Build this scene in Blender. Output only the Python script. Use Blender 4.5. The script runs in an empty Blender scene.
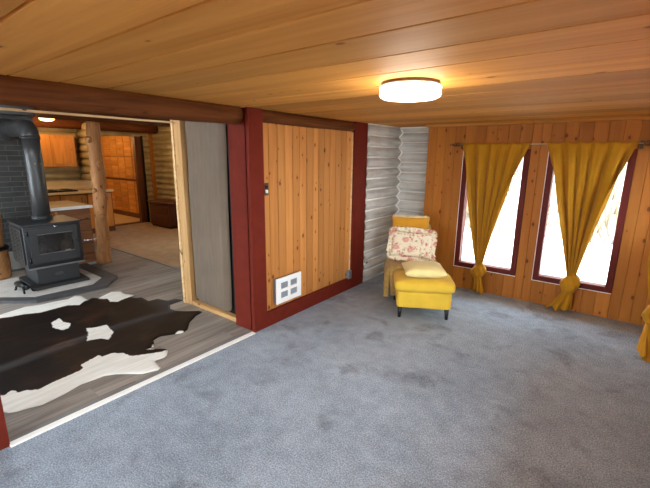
import bpy, bmesh, math, random
from mathutils import Vector, Matrix, noise
random.seed(7)
PI = math.pi
SC = bpy.context.scene
COL = SC.collection
R = math.radians

# ------------------------------------------------------------------ helpers
def tag(o, label=None, cat=None, group=None, kind=None):
    if label: o['label'] = label
    if cat: o['category'] = cat
    if group: o['group'] = group
    if kind: o['kind'] = kind
    return o

def empty(name, loc=(0, 0, 0), rotz=0.0):
    o = bpy.data.objects.new(name, None)
    o.empty_display_size = 0.1
    o.location = loc
    o.rotation_euler = (0, 0, rotz)
    COL.objects.link(o)
    return o

def thing(name, label, cat, loc=(0, 0, 0), rotz=0.0, group=None):
    return tag(empty(name, loc, rotz), label, cat, group)

class MB:
    """collects shapes and links them as one mesh object"""
    def __init__(self):
        self.bm = bmesh.new()
        self.tone = self.bm.faces.layers.float.new('tone')
        self.bid = self.bm.faces.layers.float.new('bid')
    def quad(self, pts, tone=0.5, bid=0.0, mi=0, smooth=False):
        vs = [self.bm.verts.new(p) for p in pts]
        f = self.bm.faces.new(vs)
        f[self.tone] = tone; f[self.bid] = bid; f.material_index = mi; f.smooth = smooth
        return f
    def box(self, a, b, bevel=0.0, M=None, tone=0.5, bid=0.0, mi=0, seg=2):
        x0, y0, z0 = a; x1, y1, z1 = b
        t = bmesh.new()
        vs = [t.verts.new(p) for p in ((x0,y0,z0),(x1,y0,z0),(x1,y1,z0),(x0,y1,z0),(x0,y0,z1),(x1,y0,z1),(x1,y1,z1),(x0,y1,z1))]
        for q in ((3,2,1,0),(4,5,6,7),(0,1,5,4),(1,2,6,5),(2,3,7,6),(3,0,4,7)):
            t.faces.new([vs[i] for i in q])
        if bevel > 0:
            bmesh.ops.bevel(t, geom=list(t.edges), offset=bevel, segments=seg, profile=0.5, affect='EDGES')
        self.add(t, M, tone, bid, mi, smooth=bevel > 0.006)
        return self
    def add(self, t, M=None, tone=0.5, bid=0.0, mi=0, smooth=False):
        mp = {}
        for v in t.verts:
            mp[v] = self.bm.verts.new(M @ v.co if M else v.co)
        for f in t.faces:
            try:
                nf = self.bm.faces.new([mp[v] for v in f.verts])
            except ValueError:
                continue
            nf[self.tone] = tone; nf[self.bid] = bid; nf.material_index = mi
            nf.smooth = smooth or f.smooth
        t.free()
    def tube(self, pts, rad, n=12, caps=True, tone=0.5, bid=0.0, mi=0, wob=0.0):
        """round bar through points; rad a number or a list"""
        pts = [Vector(p) for p in pts]
        rr = rad if isinstance(rad, (list, tuple)) else [rad] * len(pts)
        rings = []
        prev = None
        for i, p in enumerate(pts):
            if i == 0: d = pts[1] - p
            elif i == len(pts) - 1: d = p - pts[i-1]
            else: d = (pts[i+1] - pts[i-1])
            d.normalize()
            if prev is None:
                a = Vector((0, 0, 1)) if abs(d.z) < 0.9 else Vector((1, 0, 0))
                s = d.cross(a).normalized()
            else:
                s = (prev - d * prev.dot(d)).normalized()
            prev = s
            t = d.cross(s)
            ring = []
            for k in range(n):
                an = 2 * PI * k / n
                q = rr[i]
                if wob: q *= 1 + wob * noise.noise(Vector((math.cos(an)*1.3 + p.x*3, math.sin(an)*1.3 + p.y*3, p.z*3)))
                ring.append(self.bm.verts.new(p + (s * math.cos(an) + t * math.sin(an)) * q))
            rings.append(ring)
        for i in range(len(rings) - 1):
            for k in range(n):
                f = self.bm.faces.new((rings[i][k], rings[i][(k+1) % n], rings[i+1][(k+1) % n], rings[i+1][k]))
                f.smooth = True; f[self.tone] = tone; f[self.bid] = bid; f.material_index = mi
        if caps:
            for ring in (rings[0][::-1], rings[-1]):
                f = self.bm.faces.new(ring); f[self.tone] = tone; f[self.bid] = bid; f.material_index = mi
        return self
    def lathe(self, prof, c=(0, 0, 0), n=32, M=None, mi=0, smooth=True):
        """profile of (radius, z) turned about the vertical through c"""
        c = Vector(c)
        rings = []
        for (q, z) in prof:
            ring = []
            for k in range(n):
                p = c + Vector((q * math.cos(2*PI*k/n), q * math.sin(2*PI*k/n), z))
                ring.append(self.bm.verts.new(M @ p if M else p))
            rings.append(ring)
        for i in range(len(rings) - 1):
            for k in range(n):
                f = self.bm.faces.new((rings[i][k], rings[i][(k+1) % n], rings[i+1][(k+1) % n], rings[i+1][k]))
                f.smooth = smooth; f[self.tone] = 0.5; f.material_index = mi
        for ring in (rings[0][::-1], rings[-1]):
            f = self.bm.faces.new(ring); f[self.tone] = 0.5; f.material_index = mi
        return self
    def grid(self, fn, nu, nv, tone=0.5, closed_u=False, mi=0):
        vs = [[self.bm.verts.new(fn(i / nu, j / nv)) for i in range(nu + (0 if closed_u else 1))] for j in range(nv + 1)]
        m = nu if closed_u else nu
        for j in range(nv):
            for i in range(m):
                i2 = (i + 1) % nu if closed_u else i + 1
                f = self.bm.faces.new((vs[j][i], vs[j][i2], vs[j+1][i2], vs[j+1][i]))
                f.smooth = True; f[self.tone] = tone; f.material_index = mi
        return vs
    def prism(self, poly, z0, z1, tone=0.5, mi=0):
        lo = [self.bm.verts.new((p[0], p[1], z0)) for p in poly]
        hi = [self.bm.verts.new((p[0], p[1], z1)) for p in poly]
        n = len(poly)
        fs = [self.bm.faces.new(lo[::-1]), self.bm.faces.new(hi)]
        for k in range(n):
            fs.append(self.bm.faces.new((lo[k], lo[(k+1) % n], hi[(k+1) % n], hi[k])))
        for f in fs: f[self.tone] = tone; f.material_index = mi
        return self
    def build(self, name, mats, parent=None, solid=0.0, fixn=True, subsurf=0):
        if fixn: bmesh.ops.recalc_face_normals(self.bm, faces=list(self.bm.faces))
        me = bpy.data.meshes.new(name)
        self.bm.to_mesh(me); self.bm.free()
        for m in (mats if isinstance(mats, (list, tuple)) else [mats]): me.materials.append(m)
        o = bpy.data.objects.new(name, me)
        COL.objects.link(o)
        if parent: o.parent = parent
        if solid:
            md = o.modifiers.new('thickness', 'SOLIDIFY'); md.thickness = solid; md.offset = 0
        if subsurf:
            md = o.modifiers.new('smooth', 'SUBSURF'); md.levels = subsurf; md.render_levels = subsurf
        return o

def structure(o):
    o['kind'] = 'structure'
    return o

# ------------------------------------------------------------------ materials
def lin(c):
    return tuple(((v/255)/12.92 if v/255 <= 0.04045 else ((v/255+0.055)/1.055)**2.4) for v in c) + (1.0,)

class NT:
    def __init__(self, name):
        self.m = bpy.data.materials.new(name); self.m.use_nodes = True
        self.t = self.m.node_tree; self.n = self.t.nodes; self.l = self.t.links
        self.b = self.n['Principled BSDF']
    def node(self, typ, **kw):
        x = self.n.new(typ)
        for k, v in kw.items(): setattr(x, k, v)
        return x
    def link(self, a, b): self.l.new(a, b)
    def coord(self, scale=(1, 1, 1), rot=(0, 0, 0), kind='Object'):
        tc = self.node('ShaderNodeTexCoord'); mp = self.node('ShaderNodeMapping')
        mp.inputs['Scale'].default_value = scale; mp.inputs['Rotation'].default_value = rot
        self.link(tc.outputs[kind], mp.inputs['Vector'])
        return mp.outputs['Vector']
    def noise(self, vec, scale=5, detail=4, rough=0.5, dist=0.0):
        x = self.node('ShaderNodeTexNoise')
        x.inputs['Scale'].default_value = scale; x.inputs['Detail'].default_value = detail
        x.inputs['Roughness'].default_value = rough; x.inputs['Distortion'].default_value = dist
        if vec: self.link(vec, x.inputs['Vector'])
        return x.outputs['Fac']
    def ramp(self, fac, stops):
        x = self.node('ShaderNodeValToRGB')
        e = x.color_ramp.elements
        while len(e) < len(stops): e.new(0.5)
        for i, (p, c) in enumerate(stops):
            e[i].position = p; e[i].color = c if len(c) == 4 else tuple(c) + (1,)
        self.link(fac, x.inputs['Fac'])
        return x.outputs['Color']
    def mix(self, fac, a, b, mode='MIX'):
        x = self.node('ShaderNodeMix', data_type='RGBA', blend_type=mode)
        for v, s in ((fac, x.inputs[0]), (a, x.inputs[6]), (b, x.inputs[7])):
            if hasattr(v, 'links') or hasattr(v, 'is_linked'): self.link(v, s)
            else: s.default_value = v
        return x.outputs[2]
    def math(self, op, a, b=None, clamp=False):
        x = self.node('ShaderNodeMath', operation=op, use_clamp=clamp)
        for v, s in ((a, x.inputs[0]), (b, x.inputs[1])):
            if v is None: continue
            if hasattr(v, 'is_linked'): self.link(v, s)
            else: s.default_value = v
        return x.outputs[0]
    def rng(self, v, a, b, c=0.0, d=1.0):
        x = self.node('ShaderNodeMapRange', interpolation_type='SMOOTHSTEP')
        self.link(v, x.inputs[0])
        for i, q in enumerate((a, b, c, d)): x.inputs[i+1].default_value = q
        return x.outputs[0]
    def attr(self, name):
        x = self.node('ShaderNodeAttribute'); x.attribute_name = name
        return x.outputs['Fac']
    def bump(self, h, strength=0.2, dist=0.01):
        x = self.node('ShaderNodeBump')
        x.inputs['Strength'].default_value = strength; x.inputs['Distance'].default_value = dist
        self.link(h, x.inputs['Height']); self.link(x.outputs[0], self.b.inputs['Normal'])
    def out(self, color, rough=0.6, metal=0.0, spec=None, sheen=0.0):
        if hasattr(color, 'is_linked'): self.link(color, self.b.inputs['Base Color'])
        else: self.b.inputs['Base Color'].default_value = color
        if hasattr(rough, 'is_linked'): self.link(rough, self.b.inputs['Roughness'])
        else: self.b.inputs['Roughness'].default_value = rough
        self.b.inputs['Metallic'].default_value = metal
        if spec is not None: self.b.inputs['Specular IOR Level'].default_value = spec
        if sheen: self.b.inputs['Sheen Weight'].default_value = sheen
        return self.m

def plain(name, rgb, rough=0.5, metal=0.0, var=0.06, scale=8, spec=None, bump=0.0, bscale=60):
    t = NT(name); c = lin(rgb)
    v = t.coord()
    f = t.noise(v, scale, 5)
    lo = tuple(x*(1-var*2) for x in c[:3]) + (1,); hi = tuple(min(1, x*(1+var*2)) for x in c[:3]) + (1,)
    if bump: t.bump(t.noise(v, bscale, 3), bump, 0.004)
    return t.out(t.ramp(f, [(0.3, lo), (0.7, hi)]), rough, metal, spec)

def wood(name, dark, light, axis=2, grain=1.0, knots=0.0, knotcol=(70, 38, 16), rough=0.5, tonevar=0.35, spec=0.4, kscale=1.0, stretch=0.09):
    """axis = direction the grain runs (0 x, 1 y, 2 z); boards carry tone / bid attributes"""
    t = NT(name)
    tc = t.node('ShaderNodeTexCoord'); tone = t.attr('tone'); bid = t.attr('bid')
    cmb = t.node('ShaderNodeCombineXYZ')
    for i in range(3): t.link(t.math('MULTIPLY', bid, (3.7, 5.3, 7.1)[i]), cmb.inputs[i])
    add = t.node('ShaderNodeVectorMath', operation='ADD')
    t.link(tc.outputs['Object'], add.inputs[0]); t.link(cmb.outputs[0], add.inputs[1])
    def mapped(sc):
        m = t.node('ShaderNodeMapping'); m.inputs['Scale'].default_value = sc
        t.link(add.outputs[0], m.inputs['Vector']); return m.outputs['Vector']
    s = [12*grain]*3; s[axis] = 12*grain*stretch
    g1 = t.noise(mapped(s), 1.0, 5, 0.6, 0.9)
    s2 = [60*grain]*3; s2[axis] = 60*grain*0.03
    g2 = t.noise(mapped(s2), 1.0, 3, 0.5, 0.2)
    g = t.math('ADD', t.math('MULTIPLY', g1, 0.75), t.math('MULTIPLY', g2, 0.25))
    col = t.ramp(g, [(0.3, lin(dark)), (0.68, lin(light))])
    tn = t.math('ADD', t.math('MULTIPLY', tone, tonevar*2), 1 - tonevar)
    tcol = t.node('ShaderNodeCombineColor')
    for i in range(3): t.link(tn, tcol.inputs[i])
    col = t.mix(1.0, col, tcol.outputs[0], 'MULTIPLY')
    if knots > 0:
        sx = t.node('ShaderNodeSeparateXYZ'); t.link(add.outputs[0], sx.inputs[0])
        oth = [i for i in range(3) if i != axis]
        ck = t.node('ShaderNodeCombineXYZ')
        t.link(t.math('MULTIPLY', t.math('ADD', sx.outputs[oth[0]], sx.outputs[oth[1]]), 11.0*kscale), ck.inputs[0])
        t.link(t.math('MULTIPLY', sx.outputs[axis], 6.5*kscale), ck.inputs[1])
        vo = t.node('ShaderNodeTexVoronoi', voronoi_dimensions='2D'); vo.inputs['Scale'].default_value = 1.0
        t.link(ck.outputs[0], vo.inputs['Vector'])
        sep = t.node('ShaderNodeSeparateColor'); t.link(vo.outputs['Color'], sep.inputs[0])
        on = t.math('LESS_THAN', sep.outputs[0], knots)
        size = t.math('ADD', t.math('MULTIPLY', t.math('POWER', sep.outputs[1], 2.0), 0.16), 0.07)
        k = t.math('MULTIPLY', on, t.rng(t.math('DIVIDE', vo.outputs['Distance'], size), 1.0, 0.55))
        halo = t.math('MULTIPLY', on, t.rng(t.math('DIVIDE', vo.outputs['Distance'], size), 2.6, 0.9))
        col = t.mix(t.math('MULTIPLY', halo, 0.35), col, lin(dark))
        col = t.mix(t.math('MULTIPLY', k, 0.85), col, lin(knotcol))
    t.bump(g, 0.08, 0.004)
    return t.out(col, rough, 0.0, spec)

def fabric(name, rgb, rough=0.9, var=0.1, weave=420, bump=0.25, sheen=0.2, scale=6):
    t = NT(name); c = lin(rgb); v = t.coord()
    f = t.math('ADD', t.math('MULTIPLY', t.noise(v, scale, 4), 0.6), t.math('MULTIPLY', t.noise(v, weave, 2), 0.4))
    lo = tuple(x*(1-var*2) for x in c[:3]) + (1,); hi = tuple(min(1, x*(1+var*2)) for x in c[:3]) + (1,)
    t.bump(t.noise(v, weave, 2), bump, 0.002)
    return t.out(t.ramp(f, [(0.35, lo), (0.65, hi)]), rough, 0.0, 0.2, sheen)

def emit(name, rgb, strength):
    t = NT(name)
    e = t.node('ShaderNodeEmission'); e.inputs[0].default_value = tuple(rgb) + (1,); e.inputs[1].default_value = strength
    t.link(e.outputs[0], t.n['Material Output'].inputs['Surface'])
    return t.m

def glass(name, tint=(0.95, 0.97, 0.97), refl=0.08):
    t = NT(name)
    a = t.node('ShaderNodeBsdfTransparent'); a.inputs[0].default_value = tuple(tint) + (1,)
    g = t.node('ShaderNodeBsdfGlossy'); g.inputs['Roughness'].default_value = 0.02
    m = t.node('ShaderNodeMixShader'); m.inputs[0].default_value = refl
    t.link(a.outputs[0], m.inputs[1]); t.link(g.outputs[0], m.inputs[2])
    t.link(m.outputs[0], t.n['Material Output'].inputs['Surface'])
    return t.m

M = {}
M['pine_wall'] = wood('knotty_pine_vertical', (180, 114, 56), (202, 140, 76), 2, 0.7, 0.30, (92, 48, 18), rough=0.55, tonevar=0.15, spec=0.2)
M['pine_gold'] = wood('amber_pine_vertical', (160, 96, 34), (184, 118, 48), 2, 0.7, 0.28, (92, 48, 18), rough=0.55, tonevar=0.14, spec=0.2)
M['ceiling'] = wood('cedar_ceiling_boards', (178, 118, 50), (212, 154, 80), 0, 0.45, 0.05, (120, 70, 30), rough=0.65, spec=0.12, tonevar=0.24, stretch=0.06)
M['red'] = plain('barn_red_paint', (106, 37, 25), 0.7, var=0.05, bump=0.05, spec=0.1)
M['maroon'] = plain('maroon_frame_paint', (92, 28, 22), 0.55, var=0.05, spec=0.2)
M['white_paint'] = plain('white_paint', (246, 245, 240), 0.45, var=0.02)
M['white_metal'] = plain('white_enamel', (250, 250, 248), 0.35, var=0.01)
M['dark_log'] = wood('dark_stained_log', (66, 34, 16), (122, 68, 34), 1, 1.0, 0.05, rough=0.7, tonevar=0.2, spec=0.1)
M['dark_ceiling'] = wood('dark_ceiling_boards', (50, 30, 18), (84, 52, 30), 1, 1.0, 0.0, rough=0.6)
M['bark_log'] = wood('peeled_log', (140, 84, 40), (206, 148, 92), 2, 1.1, 0.25, rough=0.6, stretch=0.2)
M['round_log'] = wood('firewood', (130, 84, 44), (200, 146, 92), 2, 1.3, 0.2, rough=0.7, stretch=0.3)
M['plank_brown'] = wood('brown_plank', (112, 70, 42), (160, 108, 68), 1, 1.0, 0.15, rough=0.55)
M['grey_floor'] = wood('grey_plank_floor', (104, 98, 92), (164, 156, 148), 1, 1.1, 0.0, rough=0.42, spec=0.35, tonevar=0.16, stretch=0.06)
M['stud'] = wood('raw_stud', (176, 128, 72), (224, 180, 122), 2, 1.2, 0.12, rough=0.7)
M['stud_x'] = wood('raw_plate', (176, 128, 72), (224, 180, 122), 0, 1.2, 0.12, rough=0.7)
M['pale_edge'] = wood('pale_board_edge', (178, 140, 92), (226, 192, 144), 1, 1.4, 0.1, rough=0.7)
M['cab_orange'] = wood('orange_cabinet_wood', (180, 110, 42), (224, 158, 78), 0, 0.8, 0.06, rough=0.4, tonevar=0.28)
M['cab_orange_v'] = wood('orange_cabinet_wood_vertical', (170, 100, 36), (214, 146, 66), 2, 0.8, 0.06, rough=0.4, tonevar=0.25)
M['brown_trim'] = wood('brown_door_trim', (84, 44, 20), (124, 70, 36), 2, 1.0, 0.0, rough=0.5)
M['chest'] = wood('red_brown_chest', (70, 32, 18), (106, 54, 30), 0, 1.0, 0.0, rough=0.4)
M['counter'] = wood('pale_counter_wood', (190, 156, 104), (226, 198, 148), 1, 0.8, 0.0, rough=0.4)
M['stove'] = plain('black_stove_iron', (46, 48, 50), 0.48, 0.2, var=0.06, bump=0.04, bscale=200)
M['stove_soft'] = plain('stove_door_iron', (52, 54, 57), 0.42, 0.2, var=0.05)
M['pipe'] = plain('grey_flue_steel', (74, 75, 76), 0.42, 0.35, var=0.08, scale=4)
M['black'] = plain('black_iron', (18, 18, 18), 0.35, 0.3, var=0.05)
M['brass'] = plain('brass', (200, 160, 80), 0.3, 0.9)
M['chrome'] = plain('chrome', (210, 210, 210), 0.22, 0.95)
M['rodm'] = plain('aged_rod_metal', (196, 178, 150), 0.35, 0.4)
M['bronze'] = plain('bronze_finial', (96, 72, 50), 0.4, 0.6)
M['slate_tile'] = plain('dark_hearth_tile', (78, 79, 81), 0.45, var=0.1, scale=6)
M['pale_tile'] = plain('pale_hearth_tile', (196, 192, 186), 0.5, var=0.06, scale=9)
M['pale_board'] = plain('pale_cement_board', (170, 168, 162), 0.7, var=0.05)
M['dark_wall'] = plain('dark_timber', (40, 27, 18), 0.8)  # dark wood of the header above the opening and the near wall
M['grey_plastic'] = plain('grey_plastic', (120, 122, 124), 0.4)
M['beige_plastic'] = plain('beige_plastic', (206, 196, 168), 0.4)
M['grille'] = plain('heater_grille', (176, 184, 192), 0.4, 0.3)
M['heat_side'] = plain('heater_side_grey', (112, 114, 118), 0.45, 0.3)
M['mustard'] = fabric('mustard_upholstery', (226, 186, 62), var=0.05, sheen=0.1, bump=0.12)
M['curtain'] = fabric('mustard_curtain_cloth', (182, 128, 24), var=0.06, sheen=0.1, bump=0.12)
M['gold_cloth'] = fabric('gold_velvet', (208, 148, 40), var=0.08)
M['throw'] = fabric('tan_gold_throw_cloth', (186, 150, 84), var=0.14, scale=20)
M['pale_yellow'] = fabric('pale_yellow_cloth', (240, 220, 150), var=0.05)
M['fringe'] = fabric('fringe_cloth', (222, 200, 150), var=0.15, weave=90)
M['sheet'] = fabric('grey_beige_sheeting', (116, 100, 84), 0.7, var=0.06, scale=3)
M['leg_black'] = plain('black_leg', (22, 20, 20), 0.35)
M['tan_carpet'] = fabric('tan_carpet_pile', (164, 124, 76), var=0.12, weave=160, bump=0.5)
M['glass'] = glass('window_glass')
M['plaster'] = plain('pale_plaster', (190, 176, 150), 0.8)
M['pine_back'] = plain('raw_timber', (150, 110, 70), 0.8)

def floral():
    t = NT('floral_cotton'); v = t.coord()
    base = lin((236, 224, 196))
    vo = t.node('ShaderNodeTexVoronoi'); vo.inputs['Scale'].default_value = 11.5
    nz = t.node('ShaderNodeTexNoise'); nz.inputs['Scale'].default_value = 14; t.link(v, nz.inputs['Vector'])
    vm = t.node('ShaderNodeMix', data_type='VECTOR'); vm.inputs[0].default_value = 0.07
    t.link(v, vm.inputs[4]); t.link(nz.outputs['Color'], vm.inputs[5]); t.link(vm.outputs[1], vo.inputs['Vector'])
    sep = t.node('ShaderNodeSeparateColor'); t.link(vo.outputs['Color'], sep.inputs[0])
    on = t.math('LESS_THAN', sep.outputs[0], 0.62)
    d = vo.outputs['Distance']
    rings = t.math('ADD', t.math('MULTIPLY', t.math('SINE', t.math('MULTIPLY', d, 42.0)), 0.35), 0.6)
    petal = t.math('MULTIPLY', t.math('MULTIPLY', on, t.rng(d, 0.5, 0.36)), rings, True)
    col = t.mix(petal, base, lin((206, 112, 104)))
    lf = t.rng(t.noise(v, 18, 3, 0.6, 1.2), 0.52, 0.62)
    leaf = t.math('MULTIPLY', lf, t.math('SUBTRACT', 1.0, on))
    col = t.mix(t.math('MULTIPLY', leaf, 0.75), col, lin((168, 138, 92)))
    dots = t.rng(t.noise(v, 30, 2, 0.5, 0.5), 0.58, 0.66)
    col = t.mix(t.math('MULTIPLY', dots, 0.75), col, lin((198, 112, 96)))
    return t.out(col, 0.9, 0, 0.2)
M['floral'] = floral()

def brick():
    t = NT('dark_slate_brick')
    v = t.coord()
    # wall faces +x: use y,z
    sp = t.node('ShaderNodeSeparateXYZ'); t.link(v, sp.inputs[0])
    cb = t.node('ShaderNodeCombineXYZ')
    t.link(t.math('ADD', sp.outputs[1], sp.outputs[0]), cb.inputs[0]); t.link(sp.outputs[2], cb.inputs[1])
    b = t.node('ShaderNodeTexBrick'); b.inputs['Scale'].default_value = 1.0
    b.inputs['Brick Width'].default_value = 0.30; b.inputs['Row Height'].default_value = 0.072
    b.inputs['Mortar Size'].default_value = 0.006; b.inputs['Bias'].default_value = -0.2
    b.inputs['Color1'].default_value = lin((58, 60, 60)); b.inputs['Color2'].default_value = lin((78, 80, 80)); b.inputs['Mortar'].default_value = lin((104, 106, 104))
    t.link(cb.outputs[0], b.inputs['Vector'])
    t.bump(t.math('SUBTRACT', 1.0, b.outputs['Fac']), 0.6, 0.01)
    n = t.noise(v, 9, 5)
    return t.out(t.mix(0.25, b.outputs['Color'], t.ramp(n, [(0.3, (0.02, 0.02, 0.02, 1)), (0.7, (0.12, 0.12, 0.12, 1))])), 0.7)
M['brick'] = brick()

def log_paint(name, lo, hi, rope, axis):
    t = NT(name); v = t.coord((1, 1, 1))
    s = [18]*3; s[axis] = 1.4
    m = t.coord(tuple(s))
    g = t.noise(m, 1.0, 5, 0.6, 0.6)
    p = t.noise(v, 3.0, 4)
    col = t.ramp(t.math('ADD', t.math('MULTIPLY', g, 0.6), t.math('MULTIPLY', p, 0.4)), [(0.36, lin(lo)), (0.62, lin(hi))])
    t.bump(g, 0.2, 0.006)
    return t.out(col, 0.75)
M['log_grey_y'] = log_paint('whitewashed_log_along_y', (172, 168, 158), (220, 218, 212), None, 1)
M['log_grey_x'] = log_paint('whitewashed_log_along_x', (172, 168, 158), (220, 218, 212), None, 0)
M['log_cream'] = log_paint('cream_log', (164, 140, 92), (214, 190, 136), None, 1)
M['log_cream_x'] = log_paint('cream_log_along_x', (164, 140, 92), (214, 190, 136), None, 0)
M['chink'] = plain('pale_chinking', (244, 240, 230), 0.8, var=0.03)

def carpet():
    t = NT('blue_grey_carpet'); v = t.coord()
    big = t.noise(v, 1.3, 5, 0.6)
    mid = t.noise(v, 9, 4, 0.6)
    fine = t.noise(v, 110, 2, 0.6)
    spk = t.noise(v, 420, 1, 0.5)
    f = t.math('ADD', t.math('ADD', t.math('MULTIPLY', big, 0.16), t.math('MULTIPLY', mid, 0.12)), t.math('ADD', t.math('MULTIPLY', fine, 0.44), t.math('MULTIPLY', spk, 0.28)))
    col = t.ramp(f, [(0.40, lin((108, 117, 128))), (0.5, lin((150, 163, 177))), (0.60, lin((190, 201, 214)))])
    st = t.noise(t.coord((1, 1, 1), (0, 0, 0.5)), 2.6, 3, 0.55, 0.4)
    st2 = t.noise(v, 30, 3)
    stain = t.math('MULTIPLY', t.rng(st, 0.55, 0.68), t.rng(st2, 0.1, 0.7))
    col = t.mix(t.math('MULTIPLY', stain, 0.5), col, lin((84, 84, 84)))
    # carpet tile joints
    b = t.node('ShaderNodeTexBrick'); b.offset = 0.0
    b.inputs['Scale'].default_value = 1.0; b.inputs['Brick Width'].default_value = 1.1; b.inputs['Row Height'].default_value = 1.1
    b.inputs['Mortar Size'].default_value = 0.004; b.inputs['Mortar Smooth'].default_value = 0.3
    t.link(v, b.inputs['Vector'])
    col = t.mix(t.math('MULTIPLY', b.outputs['Fac'], 0.05), col, lin((70, 72, 76)))
    t.bump(t.math('ADD', fine, spk), 0.5, 0.004)
    return t.out(col, 0.95, 0, 0.1)
M['carpet'] = carpet()

def hide():
    t = NT('cowhide_hair'); v = t.coord()
    w = t.attr('white')
    edge = t.noise(v, 26, 4, 0.6)
    fac = t.rng(t.math('ADD', w, t.math('MULTIPLY', t.math('SUBTRACT', edge, 0.5), 0.035)), -0.004, 0.004)
    m = t.coord((26, 3, 10))
    n1 = t.noise(m, 1.0, 4, 0.6); n2 = t.noise(v, 2.2, 3)
    dark = t.ramp(t.math('ADD', t.math('MULTIPLY', n1, 0.4), t.math('MULTIPLY', n2, 0.6)), [(0.38, lin((20, 14, 12))), (0.54, lin((28, 19, 15))), (0.68, lin((78, 48, 26)))])
    dark = t.mix(t.math('MULTIPLY', t.attr('spine_sheen'), t.math('ADD', t.math('MULTIPLY', n1, 0.9), 0.1)), dark, lin((84, 82, 84)))  # grey sheen of the ridge mixed into the hair colour
    white = t.ramp(n1, [(0.3, lin((226, 224, 216))), (0.7, lin((246, 245, 238)))])
    t.bump(t.noise(t.coord((160, 30, 60)), 1, 3), 0.2, 0.003)
    return t.out(t.mix(fac, dark, white), t.math('ADD', t.math('MULTIPLY', n1, 0.25), 0.42), 0, 0.22)
M['hide'] = hide()

WORLD = 9.0
LAMP = 6.0
KLAMP = 7.0
PLAMP = 26.0
BACK_FILL = 7.0
STOVE_FILL = 30.0
EXPO = 1.22
CR=(0.7931326104672907, 0.60895889462865, 0.010475059235809785)
CU=(-0.1429854122967945, 0.16945652395734964, 0.9751100749959504)
CF=(-0.5920268862844462, 0.7748893799381593, -0.2214737338272835)
FPX=387.7990

# ------------------------------------------------------------------ dimensions (metres; z = 0 carpet, x = 0 post face of left wall)
CEIL = 2.105       # sun room ceiling
YB = 5.037         # pine window wall
XR = 3.12          # right wall
YREAR = -1.5       # wall behind the viewer
XF = -6.95         # far log wall of the stove room
YL = 5.40          # log wall at the end
CE2 = 2.42         # stove room ceiling
YS = -1.6          # front wall of the stove room

# ------------------------------------------------------------------ shell: floors
b = MB(); b.box((0.0, YREAR, -0.12), (XR, YL, 0.0)); structure(b.build('floor', M['carpet']))

b = MB()                                       # grey plank floor of the stove room, planks run along y
x = -7.0; k = 0
while x < -0.03:
    y = YS - random.random() * 1.1
    while y < 3.14:
        y2 = min(y + 1.22, 3.14)
        if y2 > YS:
            b.box((x, max(y, YS), -0.03), (min(x + 0.15, -0.02) - 0.0012, y2 - 0.0012, 0.0), bevel=0.0008, tone=random.random(), bid=random.random()*40, seg=1)
        y = y2; k += 1
        if y2 >= 3.14: break
    x += 0.15
b.box((-7.0, YS, -0.12), (-0.02, 3.14, -0.03))
structure(b.build('floor', M['grey_floor']))
b = MB(); b.box((-7.0, 3.14, -0.12), (-0.02, YL, 0.004)); structure(b.build('floor', M['tan_carpet']))
b = MB(); b.box((-10.4, 2.4, -0.12), (-7.0, YL, 0.002)); structure(b.build('floor', M['counter']))
b = MB(); b.box((-2.44, 3.125, 0.0), (-0.3, 3.155, 0.008), bevel=0.003); b.box((-6.9, 3.125, 0.0), (-2.44, 3.155, 0.008), bevel=0.003)
structure(b.build('trim_1', M['grey_plastic']))

# threshold strip between the floors
b = MB(); b.box((-0.022, 0.44, 0.0), (0.026, 2.37, 0.014), bevel=0.004)
structure(b.build('trim_2', M['white_paint']))
b = MB(); b.box((-0.062, 0.44, 0.0), (-0.023, 2.37, 0.009), bevel=0.003)
structure(b.build('trim_3', M['grey_plastic']))

# ------------------------------------------------------------------ shell: ceilings
def boards(mb, edges, place, v0, v1, groove=0.004, cham=0.005, holes=()):
    """rows of boards with chamfered edges; place(u, v, depth) gives a point, holes = (u0,u1,v0,v1)"""
    for i in range(len(edges) - 1):
        u0, u1 = edges[i], edges[i+1]
        segs = [(v0, v1)]
        um = (u0 + u1) / 2
        for (a0, a1, c0, c1) in holes:
            if a0 - 1e-4 < um < a1 + 1e-4:
                ns = []
                for (s, e) in segs:
                    if c0 > s: ns.append((s, min(e, c0)))
                    if c1 < e: ns.append((max(s, c1), e))
                segs = [q for q in ns if q[1] - q[0] > 1e-4]
        tone = random.random(); bid = random.random() * 50
        for (s, e) in segs:
            prof = [(u0, -groove), (u0 + cham, 0.0), (u1 - cham, 0.0), (u1, -groove)]
            for j in range(3):
                p, q = prof[j], prof[j+1]
                mb.quad([place(p[0], s, p[1]), place(q[0], s, q[1]), place(q[0], e, q[1]), place(p[0], e, p[1])], tone, bid)

def step_edges(a, b_, w, jit=0.0):
    e = [a]
    while e[-1] + w < b_ - 0.3 * w: e.append(e[-1] + w * (1 + random.uniform(-jit, jit)))
    e.append(b_)
    return e

ce = [-1.5, -1.16, -0.88, -0.59, -0.31, -0.02, 0.20, 0.445, 0.733, 0.98, 1.24, 1.53, 1.83, 2.13, 2.41, 2.70, 2.98, 3.27, 3.55, 3.84, 4.12, 4.41, 4.69, 4.86, YL]
b = MB()
boards(b, ce, lambda u, v, d: (v, u, CEIL - d), -0.22, XR, groove=0.022, cham=0.008)
b.box((-0.25, YREAR, CEIL + 0.026), (XR + 0.2, YL + 0.1, CEIL + 0.2))
structure(b.build('ceiling', M['ceiling'], fixn=False))
b = MB(); b.box((0.53, 4.93, CEIL - 0.028), (XR, YB, CEIL), bevel=0.004, tone=0.35)
structure(b.build('trim_4', M['ceiling']))
b = MB(); b.box((0.0, 5.2, CEIL - 0.012), (0.55, 5.33, CEIL + 0.005)); b.box((-0.05, 4.36, CEIL - 0.012), (0.03, 5.33, CEIL + 0.005))
structure(b.build('trim_5', M['chink']))

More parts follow.
